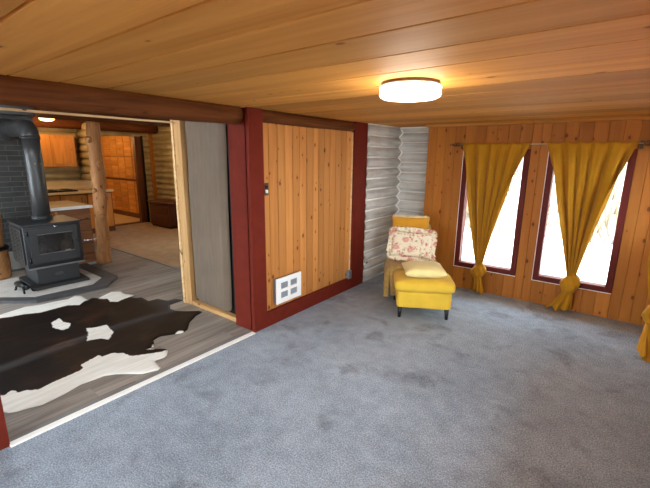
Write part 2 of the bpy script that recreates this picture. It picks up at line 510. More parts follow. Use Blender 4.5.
b = MB()
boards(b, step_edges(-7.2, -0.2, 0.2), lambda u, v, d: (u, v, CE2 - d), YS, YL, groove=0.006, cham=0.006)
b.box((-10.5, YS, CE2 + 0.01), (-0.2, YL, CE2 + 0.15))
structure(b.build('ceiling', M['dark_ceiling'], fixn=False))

# ------------------------------------------------------------------ right side and rear walls
WIN = [(1.012, 1.766, 0.292, 1.80), (1.955, 2.724, 0.286, 1.80)]
edges = [0.525]
for s, e, n in ((0.525, 1.012, 4), (1.012, 1.766, 6), (1.766, 1.955, 2), (1.955, 2.724, 6), (2.724, XR, 4)):
    edges += [s + (e - s) * (k + 1) / n for k in range(n)]
b = MB()
boards(b, edges, lambda u, v, d: (u, YB - d, v), 0.0, CEIL, groove=0.006, cham=0.0035, holes=WIN)
T = 0.16                                        # wall thickness behind the boards
def solid(mb, x0, x1, z0, z1): mb.box((x0, YB + 0.008, z0), (x1, YB + T, z1))
solid(b, 0.525, 1.012, 0, CEIL); solid(b, 1.766, 1.955, 0, CEIL); solid(b, 2.724, XR + 0.15, 0, CEIL)
for (x0, x1, z0, z1) in WIN:
    solid(b, x0, x1, 0, z0); solid(b, x0, x1, z1, CEIL)
structure(b.build('wall_back', M['pine_gold'], fixn=False))

# right wall: window with the third curtain
RW = [(0.10, 0.95, 0.80, 1.90), (1.15, 2.0, 0.80, 1.90), (2.2, 3.05, 0.80, 1.90), (4.02, 4.78, 0.90, 1.85)]
cuts = [YREAR] + [q for r in RW for q in r[:2]] + [YB]
edges = [YREAR]
for s, e in zip(cuts[:-1], cuts[1:]): edges += step_edges(s, e, 0.13)[1:]
b = MB()
boards(b, edges, lambda u, v, d: (XR - d, u, v), 0, CEIL, 0.0025, 0.0025, holes=RW)
for s, e in zip(cuts[0::2], cuts[1::2]): b.box((XR + 0.004, s, 0), (XR + T, e + (0.4 if e == YB else 0), CEIL))
for (s, e, z0, z1) in RW:
    b.box((XR + 0.004, s, 0), (XR + T, e, z0)); b.box((XR + 0.004, s, z1), (XR + T, e, CEIL))
structure(b.build('wall_right', M['pine_gold'], fixn=False))

# rear wall behind the viewer with two wide windows
REAR = [(0.25, 1.45, 0.10, 1.95), (1.6, 2.1, 0.10, 1.95)]
edges = [0.0, 0.125, 0.25] + [0.25 + 0.12*k for k in range(1, 11)] + [1.6] + [1.6 + 0.125*k for k in range(1, 9)] + [2.75, 2.9, 3.05, XR]
b = MB()
boards(b, edges, lambda u, v, d: (u, YREAR + d, v), 0, CEIL, 0.0025, 0.0025, holes=REAR)
def solid2(x0, x1, z0, z1): b.box((x0, YREAR - T, z0), (x1, YREAR - 0.004, z1))
solid2(-0.2, 0.25, 0, CEIL); solid2(1.45, 1.6, 0, CEIL); solid2(2.1, XR + T, 0, CEIL)
for (x0, x1, z0, z1) in REAR: solid2(x0, x1, 0, z0); solid2(x0, x1, z1, CEIL)
structure(b.build('wall_rear', M['pine_gold'], fixn=False))

# unseen overhang added outside to keep high sky light off the floor
m = MB()
m.box((-0.2, YB + T + 0.02, 2.16), (XR + 1.1, YB + T + 1.0, 2.24)); m.box((XR + T + 0.02, YREAR - 1.0, 2.16), (XR + T + 0.9, YB + T, 2.24)); m.box((-0.2, YREAR - 1.0, 2.16), (XR + T, YREAR - T - 0.02, 2.24))
structure(m.build('sky_block_eaves', M['pale_edge']))
# ------------------------------------------------------------------ windows
def window(n, x0, x1, z0, z1, place, pale=True, frame=0.062):
    """place(u, w, d): u along the wall, w up, d into the room"""
    root = structure(empty('window_%d' % n, place((x0+x1)/2, z0, 0)))
    off = Vector(root.location)
    def P(mb, u0, u1, w0, w1, d0, d1, bev=0.004):
        a = Vector(place(u0, w0, d0)) - off; c = Vector(place(u1, w1, d1)) - off
        mb.box([min(a[i], c[i]) for i in range(3)], [max(a[i], c[i]) for i in range(3)], bevel=bev)
    m = MB()
    P(m, x0, x0 + frame, z0, z1, -0.10, 0.016); P(m, x1 - frame, x1, z0, z1, -0.10, 0.016)
    P(m, x0 + frame, x1 - frame, z0, z0 + frame, -0.10, 0.016); P(m, x0 + frame, x1 - frame, z1 - frame, z1, -0.10, 0.016)
    m.build('window_frame', M['maroon'], root)
    m = MB(); P(m, x0 + frame, x1 - frame, z0 + frame, z1 - frame, -0.062, -0.056, 0)
    m.build('window_pane', M['glass'], root)
    if pale:
        m = MB(); P(m, x0 - 0.007, x0, z0 - 0.008, z1, -0.01, 0.014, 0.002); P(m, x0, x1, z0 - 0.008, z0, -0.01, 0.014, 0.002)
        m.build('caulk_strip', M['white_paint'], root)
    return root
backp = lambda u, w, d: (u, YB - d, w)
window(1, *WIN[0], backp); window(2, *WIN[1], backp)
for q in range(4): window(6 + q, *RW[q], lambda u, w, d: (XR - d, u, w))
window(4, *REAR[0], lambda u, w, d: (u, YREAR + d, w)); window(5, *REAR[1], lambda u, w, d: (u, YREAR + d, w))
SW = (-4.7, -2.4, 0.15, 2.25)
EW = (-4.1, -2.9, 1.0, 2.0)
window(3, *SW, lambda u, w, d: (u, YS + d, w))
window(10, *EW, lambda u, w, d: (u, YL - d, w))

# ------------------------------------------------------------------ left wall: red posts, panel, logs
def post(n, y0, y1, x0=-0.29, x1=0.004):
    m = MB(); m.box((x0, y0 + 0.006, 0.0), (x1 - 0.064, y1, CEIL), bevel=0.004); m.box((x1 - 0.07, y0 + 0.05, 0.0), (x1 - 0.03, y1 - 0.03, CEIL))
    m.box((x1 - 0.04, y0 - (0.004 if n != 8 else 0), 0.0), (x1, y1 + 0.004, CEIL), bevel=0.004)
    structure(m.build('trim_%d' % n, M['red']))
post(6, 2.385, 2.552)
post(7, 4.075, 4.36, x0=-0.1)
post(8, 0.20, 0.44)

b = MB(); b.box((-0.04, 2.556, 0.0), (0.006, 4.07, 0.155), bevel=0.006)
structure(b.build('baseboard_left', M['red']))

b = MB()                                       # knotty pine panel
boards(b, step_edges(2.556, 4.071, 0.107, 0.12), lambda u, v, d: (-0.03 + d, u, v), 0.15, 2.02, groove=0.020, cham=0.007)
b.box((-0.2, 2.556, 0.0), (-0.055, 4.36, CEIL + 0.02))
structure(b.build('wall_left', M['pine_wall'], fixn=False))
b = MB(); b.box((-0.045, 4.055, 0.155), (-0.018, 4.073, 1.98), bevel=0.002, tone=0.8)
structure(b.build('trim_9', M['pale_edge']))

b = MB(); b.box((-0.2, YREAR, 0.0), (0.0, 0.198, CEIL)); b.box((-0.28, YREAR, CEIL - 0.01), (-0.12, 2.40, CE2 + 0.1)); b.box((-0.28, 2.40, CEIL), (-0.12, YL, CE2 + 0.1))
structure(b.build('wall_left', M['dark_wall']))

def log_beam(y0, y1, xc, zc, r, label, mat='dark_log', n=16):
    root = thing('log_beam', label, 'beam', (xc, (y0 + y1) / 2, zc))
    m = MB(); pts = []; rr = []
    N = 26
    for i in range(N + 1):
        y = y0 + (y1 - y0) * i / N - (y0 + y1) / 2
        pts.append((0.006 * noise.noise(Vector((y*1.1, 3, 0))), y, 0.006 * noise.noise(Vector((y*0.9, 0, 5)))))
        rr.append(r * (1 + 0.05 * noise.noise(Vector((y*1.5, 1, 1)))))
    m.tube(pts, rr, n, wob=0.05)
    return tag(m.build('log_beam', M[mat]), label, 'beam') if False else (m, root)
def beam(y0, y1, xc, zc, r, label, mat='dark_log'):
    m, root = log_beam(y0, y1, xc, zc, r, label, mat)
    m.build('beam_log', M[mat], root)
    return root
bm1 = beam(-1.45, 2.345, -0.10, 2.037, 0.083, 'long dark round log beam above the wide opening to the stove room')
m = MB(); m.box((-0.12, -1.8 , -0.101), (-0.09, 1.36, -0.088), bevel=0.002); m.build('edge_strip', M['pale_edge'], bm1)
bm2 = beam(2.556, 4.07, -0.055, 2.045, 0.062, 'short dark round log beam above the knotty pine panel')

# log walls
def logwall(name, along, at, s0, s1, sign, phase, z1, mat, h=0.1395, bulge=0.075):
    """along 'y': wall at x=at facing sign*x ; along 'x': wall at y=at facing sign*y"""
    m = MB(); prof = []
    z = 0.0
    N = int(z1 / 0.007)
    for i in range(N + 1):
        z = z1 * i / N
        f = ((z - phase) / h) % 1.0 - 0.5
        prof.append((z, bulge * (math.sqrt(max(0.0, 1 - (2*f)**2 * 0.985)) - 0.12)))
    segs = 14
    def pt(s, z, d):
        d += 0.006 * noise.noise(Vector((s*1.3, math.floor((z - phase)/h)*3.1, 0.3)))
        return (at + sign*d, s, z) if along == 'y' else (s, at + sign*d, z)
    vs = [[m.bm.verts.new(pt(s0 + (s1 - s0)*j/segs, z, d)) for j in range(segs + 1)] for z, d in prof]
    for i in range(N):
        for j in range(segs):
            f = m.bm.faces.new((vs[i][j], vs[i][j+1], vs[i+1][j+1], vs[i+1][j])); f.smooth = True; f.material_index = 0
    # chinking beads
    k = 0
    while True:
        zz = phase + k*h; k += 1
        if zz < 0.02: continue
        if zz > z1 - 0.01: break
        p = [(at + sign*0.026, s0, zz), (at + sign*0.026, s1, zz)] if along == 'y' else [(s0, at + sign*0.026, zz), (s1, at + sign*0.026, zz)]
        m.tube(p, 0.011, 8, mi=1)
    return m
PH = 0.0155
m = logwall('wall_left', 'y', -0.045, 4.36, YL + 0.05, 1, PH, CEIL, None)
m.box((-0.25, 4.36, 0), (-0.06, YL + 0.2, CEIL)); structure(m.build('wall_left', [M['log_grey_y'], M['chink']], fixn=False))
m = logwall('wall_back', 'x', 5.33, -0.05, 0.75, -1, PH + 0.07, CEIL, None)
m.box((-0.1, 5.345, 0), (0.75, 5.5, CEIL)); m.box((0.55, YB + 0.1, 0), (0.75, 5.4, CEIL))
structure(m.build('wall_back', [M['log_grey_x'], M['chink']], fixn=False))
# zigzag bead where the two log faces meet
m = MB(); pts = []
def dep(z, ph): 
    f = ((z - ph) / 0.1395) % 1.0 - 0.5
    return 0.075 * (math.sqrt(max(0.0, 1 - (2*f)**2 * 0.985)) - 0.12)
for i in range(150):
    z = 0.01 + 2.08 * i / 149
    pts.append((-0.045 + max(0.026, dep(z, PH)) + 0.004, 5.33 - max(0.026, dep(z, PH + 0.07)) - 0.004, z))
m.tube(pts, 0.012, 8); structure(m.build('trim_10', M['chink']))

# ------------------------------------------------------------------ stove room shell
m = logwall('wall_far', 'y', XF, YS, 4.04, 1, 0.05, CE2, None)
m.box((XF - 0.2, YS, 0), (XF - 0.01, 4.04, CE2))
structure(m.build('wall_far', [M['log_cream'], M['log_cream']], fixn=False))
m = logwall('wall_far', 'y', XF, 5.08, YL + 0.05, 1, 0.05, CE2, None)
m.box((XF - 0.2, 5.08, 0), (XF - 0.01, YL, CE2)); m.box((XF - 0.2, 4.04, 2.16), (XF - 0.01, 5.08, CE2))
structure(m.build('wall_far', [M['log_cream'], M['log_cream']], fixn=False))

m = logwall('wall_end', 'x', YL, XF, -4.9, -1, 0.12, CE2, None)
m.box((XF, YL + 0.01, 0), (EW[0], YL + 0.15, CE2)); m.box((EW[1], YL + 0.01, 0), (-0.1, YL + 0.15, CE2)); m.box((EW[0], YL + 0.01, 0), (EW[1], YL + 0.15, EW[2])); m.box((EW[0], YL + 0.01, EW[3]), (EW[1], YL + 0.15, CE2))
structure(m.build('wall_end', [M['log_cream_x'], M['log_cream_x']], fixn=False))
m = MB()
m.box((-7.15, YS - 0.15, 0), (SW[0], YS, CE2)); m.box((SW[1], YS - 0.15, 0), (-0.12, YS, CE2))
m.box((SW[0], YS - 0.15, 0), (SW[1], YS, SW[2])); m.box((SW[0], YS - 0.15, SW[3]), (SW[1], YS, CE2))
structure(m.build('wall_front', M['plaster']))
m = MB(); m.box((-1.262, 2.60, 0), (-1.2, YL, CE2)); m.box((-1.262, 2.53, 0), (-0.2, 2.60, CE2))
structure(m.build('wall_closet', M['pine_back']))
# doorway in the far log wall
root = structure(empty('door_1', (XF, 4.65, 0)))
m = MB(); m.box((-0.06, 0.24, 0), (0.05, 0.40, 2.11), bevel=0.004); m.box((-0.06, -0.62, 0), (0.05, -0.54, 2.11), bevel=0.004)
m.build('door_jamb', M['brown_trim'], root)
m = MB(); m.box((-0.06, -0.62, 2.11), (0.06, 0.44, 2.24), bevel=0.01); m.build('door_header', M['log_cream'], root)
m = MB(); m.box((-0.08, 0.385, 0), (0.085, 0.43, 2.13), bevel=0.004); m.build('door_stop', M['black'], root)
m = MB(); m.box((-0.10, -0.54, 0.0), (0.06, 0.4, 0.022), bevel=0.004); m.build('door_sill', M['brown_trim'], root)
m = MB(); m.box((XF + 0.005, 5.24, 0), (XF + 0.075, 5.36, CE2), bevel=0.006); structure(m.build('trim_11', M['cab_orange_v']))
# room beyond the doorway
m = MB(); m.box((-10.5, 5.26, 0), (-7.15, 5.40, CE2)); m.box((-10.5, 2.4, 0), (-10.35, 5.3, CE2)); m.box((-10.5, 2.3, 0), (-7.15, 2.4, CE2))
structure(m.build('wall_pantry', M['plaster']))

# ------------------------------------------------------------------ wood panelled cupboard seen through the doorway
def cupboard():
    root = thing('wall_cupboard', 'tall orange wood cupboard of louvred doors in the lit room through the far doorway', 'cupboard', (-8.5, 5.22, 0.0))
    m = MB(); m.box((-1.25, 0.0, 0.10), (1.25, 0.035, 2.20), bevel=0.004); m.build('carcass', M['brown_trim'], root)
    m = MB(); m.box((-1.3, -0.045, 1.005), (1.27, -0.0, 1.03), bevel=0.004); m.build('ledge', M['brown_trim'], root)
    m = MB(); m.box((-1.3, -0.03, 0.0), (1.27, -0.0, 0.10), bevel=0.004); m.build('plinth', M['brown_trim'], root)
    w = 0.40
    for c in range(6):
        x0 = -1.22 + c * w + 0.004; x1 = x0 + w - 0.008
        for (z0, z1) in ((0.115, 0.995), (1.04, 1.62), (1.63, 2.18)):
            m = MB(); n = max(3, int((z1 - z0) / 0.075)); tone0 = random.random() * 0.5
            m.box((x0, -0.018, z0), (x1, 0.0, z1), bevel=0.002, tone=0.2)
            for k in range(n):
                a = z0 + 0.02 + (z1 - z0 - 0.04) * k / n; e = z0 + 0.02 + (z1 - z0 - 0.04) * (k + 1) / n
                m.box((x0 + 0.02, -0.027, a + 0.003), (x1 - 0.02, -0.012, e - 0.003), bevel=0.004, tone=tone0 + random.random() * 0.5, bid=random.random() * 30)
            m.build('door', M['cab_orange'], root)
    return root
cupboard()
m = MB(); m.box((-0.012, -0.35, 0), (0.012, 0.35, 2.0), bevel=0.004)
r_ = thing('storage_chest', 'dark red brown wooden chest in the carpeted far corner beside the timber jamb', 'chest', (-5.95, 5.06, 0.004))
m.bm.free()
m = MB(); m.box((-0.42, -0.22, 0.05), (0.42, 0.22, 0.56), bevel=0.006); m.build('body', M['chest'], r_)
m = MB(); m.box((-0.45, -0.25, 0.56), (0.45, 0.24, 0.62), bevel=0.012); m.build('lid', M['chest'], r_)
m = MB(); m.box((-0.40, -0.20, 0.0), (0.40, 0.20, 0.05)); m.build('plinth', M['black'], r_)
m = MB()
for z in (0.14, 0.34): m.box((-0.37, -0.232, z), (0.37, -0.215, z + 0.16), bevel=0.006)
m.build('front_panel', M['chest'], r_)

# ------------------------------------------------------------------ kitchen beyond the stove
ck = thing('kitchen_counter', 'long pale kitchen counter along the far log wall under the orange cupboard', 'counter', (-6.54, 2.55, 0))
m = MB(); m.box((-0.28, -1.6, 0.0), (0.22, 1.42, 0.88), bevel=0.004); m.build('base_cabinet', M['brown_trim'], ck)
m = MB(); m.box((-0.29, -1.62, 0.88), (0.28, 1.44, 0.93), bevel=0.008); m.build('worktop', M['counter'], ck)
m = MB(); m.box((-0.305, -1.62, 0.93), (-0.27, 1.44, 1.12), bevel=0.004); m.build('backsplash', M['counter'], ck)
for k in range(6):
    m = MB(); m.box((0.22, -1.58 + 0.5*k, 0.12), (0.238, -1.58 + 0.5*k + 0.48, 0.86), bevel=0.005, tone=random.random()); d = m.build('door', M['cab_orange_v'], ck)
    m = MB(); m.tube([(0.25, -1.2 + 0.5*k, 0.7), (0.25, -1.2 + 0.5*k, 0.8)], 0.006, 8); m.build('handle', M['black'], d)
hb = thing('cooktop', 'flat black cooktop set on the pale kitchen counter', 'cooktop', (-6.50, 3.02, 0.931))
m = MB(); m.box((-0.2, -0.28, 0), (0.2, 0.28, 0.03), bevel=0.006); m.build('plate', M['black'], hb)
for dx in (-0.1, 0.1):
    for dy in (-0.14, 0.14):
        m = MB(); m.lathe([(0.0, 0.03), (0.075, 0.03), (0.08, 0.036), (0.07, 0.042), (0.0, 0.042)][1:4], (dx, dy, 0), 20); m.build('burner', M['stove'], hb)
uc = thing('wall_cabinet', 'orange wood wall cabinet hung above the kitchen counter beside the flue pipe', 'cabinet', (-6.75, 3.0, 1.42))
m = MB(); m.box((-0.15, -0.9, 0), (0.14, 0.47, 0.64), bevel=0.004, tone=0.4); m.build('carcass', M['cab_orange_v'], uc)
for k, (a, e) in enumerate(((-0.89, -0.44), (-0.43, 0.01), (0.02, 0.455))):
    m = MB(); m.box((0.14, a, 0.012), (0.158, e, 0.628), bevel=0.004, tone=0.5)
    m.box((0.155, a + 0.05, 0.07), (0.166, e - 0.05, 0.57), bevel=0.006, tone=0.3 + 0.3*k, bid=k*7.0); m.build('door', M['cab_orange_v'], uc)
# crossed log ends between cabinet and post
le = thing('log_column', 'grey stacked log ends standing between the wall cabinet and the peeled post', 'log stack', (-6.5, 3.68, 1.125))
for k in range(8):
    m = MB()
    m.tube([(-0.42, 0, 0.075 + 0.15*k), (0.15, 0, 0.075 + 0.15*k)], 0.078, 14, wob=0.06)
    m.build('log_end', M['log_cream'], le)
kl = thing('ceiling_bulb_lamp', 'small glowing warm lamp on the dark ceiling above the flue pipe', 'lamp', (-6.0, 2.82, CE2))
m = MB(); m.lathe([(0.09, -0.02), (0.10, 0.0)], n=24); m.build('lamp_base', M['brass'], kl)
m = MB(); m.lathe([(0.02, -0.145), (0.09, -0.135), (0.125, -0.10), (0.13, -0.06), (0.09, -0.022)], n=24)
m.build('lamp_shade', emit('warm_lamp_glow', (1.0, 0.55, 0.16), 6.0), kl)

kl = thing('ceiling_lamp', 'small warm fill lamp added out of view over the tan carpet', 'lamp', (-5.2, 4.3, CE2))  # unseen fill lamp, added to brighten the tan carpet
m = MB(); m.lathe([(0.09, -0.02), (0.10, 0.0)], n=24); m.build('lamp_base', M['brass'], kl)
m = MB(); m.lathe([(0.02, -0.115), (0.09, -0.105), (0.12, -0.08), (0.12, -0.05), (0.09, -0.022)], n=24)
m.build('lamp_shade', emit('warm_fill_shade_glow', (1.0, 0.72, 0.4), 6.0), kl)
kl = thing('ceiling_lamp', 'white flush fill lamp added out of view over the cowhide rug, behind the long beam', 'lamp', (-1.5, 0.7, CE2))  # added, hidden from view, for top-down light on the rug
m = MB(); m.lathe([(0.15, -0.02), (0.16, 0.0)], n=32); m.build('lamp_base', M['white_metal'], kl)
m = MB(); m.lathe([(0.02, -0.085), (0.12, -0.08), (0.155, -0.06), (0.155, -0.03), (0.14, -0.02)], n=32)
m.build('lamp_shade', emit('cool_fill_shade_glow', (1.0, 0.95, 0.88), 6.0), kl)
# ------------------------------------------------------------------ brick chimney, hearth, half wall
m = MB(); m.box((-5.0, 0.0, 0.0), (-4.25, 2.075, CE2)); structure(m.build('wall_chimney', M['brick']))
m = MB(); m.box((-4.25, 0.2, 0.0), (-4.225, 2.07, 0.30), bevel=0.003); structure(m.build('trim_12', M['pale_board']))
lt = thing('lintel_block', 'grey lintel block at the top of the dark brick chimney above the flue elbow', 'lintel', (-4.11, 1.80, 2.20))
m = MB(); m.box((-0.13, -0.55, 0), (0.10, -0.18, 0.19), bevel=0.008); m.build('pale_plate', M['grey_plastic'], lt)
m = MB(); m.box((-0.13, -0.178, 0), (0.12, 0.25, 0.19), bevel=0.008); m.build('dark_plate', M['slate_tile'], lt)

HO = [(-2.90, 0.30), (-2.831, 1.063), (-2.525, 1.331), (-2.466, 2.077), (-2.779, 2.366), (-3.80, 2.369), (-4.22, 2.06), (-4.22, 0.30)]
HI = [(-3.15, 0.45), (-3.05, 1.03), (-2.68, 1.36), (-2.64, 1.985), (-2.86, 2.19), (-3.75, 2.19), (-4.1, 1.95), (-4.1, 0.45)]
he = thing('hearth_pad', 'pale tiled hearth pad with a dark tile border under the black stove', 'hearth', (-3.3, 1.6, 0.0))
o = Vector((-3.3, 1.6, 0))
m = MB()
for k in range(len(HO)):
    k2 = (k + 1) % len(HO)
    q = [HO[k], HO[k2], HI[k2], HI[k]]
    q = [(p[0] - o.x, p[1] - o.y) for p in q]
    c = (sum(p[0] for p in q)/4, sum(p[1] for p in q)/4)
    q = [(c[0] + (p[0]-c[0])*0.994, c[1] + (p[1]-c[1])*0.994) for p in q]
    m.prism(q, 0.0, 0.036)
m.build('tile_border', M['slate_tile'], he)
m = MB(); m.prism([((p[0]-o.x), (p[1]-o.y)) for p in HI], 0.0, 0.033); m.build('tile_field', M['pale_tile'], he)

hw = thing('half_wall', 'low wall of brown planks topped by a pale counter behind the stove', 'half wall', (-3.9, 2.3, 0))
m = MB()
zz = 0.0
for k in range(5):
    m.box((-0.06, -0.22, zz + 0.003), (0.085, 0.215, zz + 0.176), bevel=0.006, tone=random.random(), bid=k*3.3); zz += 0.178
m.build('plank_face', M['plank_brown'], hw)
m = MB(); m.box((-0.85, -0.34, 0.89), (0.10, 0.25, 0.925), bevel=0.004); m.build('counter_top', M['counter'], hw)
m = MB(); m.box((0.10, -0.34, 0.885), (0.125, 0.25, 0.93), bevel=0.006); m.build('white_edge', M['white_paint'], hw)
m = MB(); m.box((0.0, -0.22, 0.0), (0.115, 0.215, 0.035), bevel=0.004); m.build('base_strip', M['pale_board'], hw)

lp = thing('log_post', 'knobbly peeled log post rising from floor to ceiling beside the half wall', 'post', (-3.77, 2.65, 0))
m = MB(); pts = []; rr = []
for i in range(31):
    z = 2.158 * i / 30
    pts.append((0.02*noise.noise(Vector((z*1.2, 2, 2))), 0.022*noise.noise(Vector((3, z*1.3, 1))) - 0.03 + 0.07*z/2.16, z))
    rr.append(0.094 + 0.014*noise.noise(Vector((1, 1, z*3.4))) + (0.02*(1 - z/0.25) if z < 0.25 else 0))
m.tube(pts, rr, 20, wob=0.16); m.build('trunk', M['bark_log'], lp)
for (z, an, q) in ((1.55, 0.2, 0.045), (1.15, -1.0, 0.04), (0.75, -0.3, 0.045), (1.9, -0.9, 0.05), (0.4, 0.4, 0.04)):
    m = MB(); a = 0.095
    m.lathe([(0.002, q*0.55), (q*0.5, q*0.5), (q*0.85, q*0.28), (q, 0.0), (q*0.9, -0.02)][::-1], (0, 0, 0), 14,
            M=Matrix.Translation((a*math.cos(an), a*math.sin(an), z)) @ Matrix.Rotation(an, 4, 'Z') @ Matrix.Rotation(PI/2, 4, 'Y'))
    m.build('knot', M['bark_log'], lp)
db = beam(2.0, 5.35, -3.78, CE2 - 0.13, 0.125, 'dark heavy log beam under the stove room ceiling over the peeled post')
db2 = beam(YS + 0.05, 5.3, -6.62, CE2 - 0.12, 0.11, 'dark log beam along the far log wall over the lit doorway')

def firewood(z0, h, r, label, y):
    root = thing('firewood_round', label, 'log', (-3.93, y, z0))
    m = MB(); pts = []; rr = []
    for i in range(9):
        t = i / 8
        pts.append((0.01*math.sin(t*3), 0, h*t)); rr.append(r*(0.93 + 0.09*math.sin(PI*t) ))
    m.tube(pts, rr, 18, caps=True, wob=0.12); m.build('bark', M['round_log'], root)
    m = MB(); m.lathe([(r*0.86, h - 0.001), (r*0.84, h + 0.006)], n=18); m.build('cut_end', M['pale_edge'], root)
    return root
firewood(0.046, 0.36, 0.185, 'thick brown log round standing on the hearth left of the stove', 1.29)
st = thing('iron_log_stand', 'black iron plate between the two brown log rounds left of the stove', 'stand', (-3.93, 1.29, 0.418))
m = MB(); m.lathe([(0.17, 0.0), (0.19, 0.01), (0.19, 0.04), (0.17, 0.05)], n=24); m.build('plate', M['black'], st)
firewood(0.476, 0.52, 0.165, 'upper brown log round stacked on the iron plate by the dark bricks', 1.285)

# ------------------------------------------------------------------ wood stove
SX, SY = -3.32, 1.755
stv = thing('wood_stove', 'black steel wood stove with a glass door on a pedestal, standing on the hearth pad', 'stove', (SX, SY, 0.034), R(-2.5))
m = MB(); m.box((-0.33, -0.31, 0.255), (0.31, 0.31, 0.785), bevel=0.008); m.build('firebox', M['stove'], stv)
m = MB(); m.box((-0.345, -0.325, 0.785), (0.335, 0.325, 0.808), bevel=0.006); m.build('top_plate', M['stove_soft'], stv)
m = MB(); m.box((-0.25, -0.235, 0.035), (0.325, 0.235, 0.25), bevel=0.006); m.build('pedestal', M['stove_soft'], stv)
m = MB(); m.box((-0.30, -0.31, 0.0), (0.43, 0.31, 0.034), bevel=0.006); m.build('base_plate', M['stove'], stv)
m = MB(); m.box((0.312, -0.315, 0.245), (0.345, 0.315, 0.262), bevel=0.004); m.build('ash_lip', M['grey_plastic'], stv)
# heat shields with slots on both sides
for s in (-1, 1):
    m = MB(); m.box((-0.27, s*0.322 - 0.006, 0.30), (0.26, s*0.322 + 0.006, 0.75), bevel=0.003); sh = m.build('side_shield', M['stove'], stv)
    m = MB()
    for k in range(9):
        z = 0.34 + 0.045*k
        for q in (-0.16, 0.0, 0.16): m.box((q - 0.055, s*0.33 - 0.004, z), (q + 0.055, s*0.33 + 0.002, z + 0.014), bevel=0.002)
    m.build('vent_slots', M['black'], sh)
m = MB()                                       # door: frame around a window
D0, D1 = 0.312, 0.338
for a, e in (((-0.265, 0.31), (0.265, 0.42)), ((-0.265, 0.68), (0.265, 0.755)), ((-0.265, 0.42), (-0.175, 0.68)), ((0.205, 0.42), (0.265, 0.68))):
    m.box((D0, a[0], a[1]), (D1, e[0], e[1]), bevel=0.003)
dr = m.build('door', M['stove_soft'], stv)
pane = NT('sooty_stove_glass'); n_ = pane.noise(pane.coord((1, 3, 3)), 2.2, 4)
m = MB(); m.box((0.316, -0.175, 0.42), (0.326, 0.205, 0.68)); m.build('glass_pane', pane.out(pane.ramp(n_, [(0.4, lin((16, 16, 16))), (0.75, lin((58, 56, 54)))]), 0.2, 0.0, 0.6), dr)
for z in (0.425, 0.67):
    m = MB(); m.box((0.336, -0.18, z), (0.342, 0.21, z + 0.008), bevel=0.002); m.build('pane_trim', M['grey_plastic'], dr)
m = MB(); m.tube([(0.33, 0.245, 0.55), (0.40, 0.262, 0.55), (0.43, 0.30, 0.548)], 0.007, 10); hd = m.build('handle_rod', M['black'], dr)
m = MB(); pts = [(0.43 + 0.009*math.cos(t*1.9) , 0.30 + 0.0042*t, 0.546 + 0.009*math.sin(t*1.9)) for t in range(0, 36)]
m.tube(pts, 0.0055, 8); m.tube([(0.43, 0.30, 0.546), (0.43, 0.455, 0.546)], 0.0085, 10); m.build('spring_grip', M['chrome'], hd)
m = MB(); m.lathe([(0.004, 0.026), (0.014, 0.022), (0.018, 0.012), (0.012, 0.0)][::-1], (0, 0, 0), 16, M=Matrix.Translation((0.338, 0.02, 0.765)) @ Matrix.Rotation(PI/2, 4, 'Y')); m.build('air_knob', M['chrome'], stv)
for z in (0.36, 0.70):
    m = MB(); m.tube([(0.33, -0.278, z - 0.03), (0.33, -0.278, z + 0.03)], 0.011, 10); m.build('hinge', M['black'], stv)
m = MB(); 
el = [(0.3295, 0.045*math.cos(t*2*PI/24), 0.145 + 0.016*math.sin(t*2*PI/24)) for t in range(25)]
m.tube(el, 0.0016, 6); m.tube([(0.3295, -0.03, 0.142), (0.3295, -0.015, 0.15), (0.3295, 0.0, 0.142), (0.3295, 0.015, 0.15), (0.3295, 0.03, 0.143)], 0.002, 6)
m.build('emblem', M['grey_plastic'], stv)
m = MB(); m.box((0.338, 0.10, 0.432), (0.341, 0.16, 0.446), bevel=0.001); m.build('latch_plate', M['chrome'], dr)

fp = thing('flue_pipe', 'thick grey steel flue pipe rising from the stove and bending into the brick chimney', 'flue', (SX - 0.05, SY + 0.0, 0.845))
m = MB(); m.tube([(0, 0, 0.0), (0, 0, 0.4), (0, 0, 0.8), (0, 0, 1.04)], 0.098, 28); m.build('pipe', M['pipe'], fp)
m = MB(); m.lathe([(0.112, 0.0), (0.118, 0.004), (0.116, 0.05), (0.10, 0.055)], n=28); m.build('flue_collar', M['stove'], fp)
m = MB(); pts = [(-0.125 + 0.125*math.cos(t), 0, 1.04 + 0.125*math.sin(t)) for t in [PI/2*k/8 for k in range(9)]] + [(-0.45, 0, 1.165), (-0.878, 0, 1.165)]
m.tube(pts, 0.104, 28); m.build('elbow', M['pipe'], fp)
m = MB(); m.lathe([(0.109, 1.025), (0.109, 1.055)], n=28); m.build('joint_band', M['pipe'], fp)
m = MB(); m.lathe([(0.13, 0.0), (0.15, 0.004), (0.15, 0.018), (0.11, 0.024)], n=28, M=Matrix.Translation((-0.878, 0, 1.165)) @ Matrix.Rotation(PI/2, 4, 'Y')); m.build('wall_thimble', M['pipe'], fp)
for dy in (-0.02, 0.045):
    m = MB(); an = math.atan2(dy - 0.02, 0.098); 
    p = Vector((0.096, dy, 0.72)); m.lathe([(0.008, 0.0), (0.007, 0.007), (0.003, 0.009)], n=10, M=Matrix.Translation(p) @ Matrix.Rotation(PI/2, 4, 'Y')); m.build('screw', M['brass'], fp)

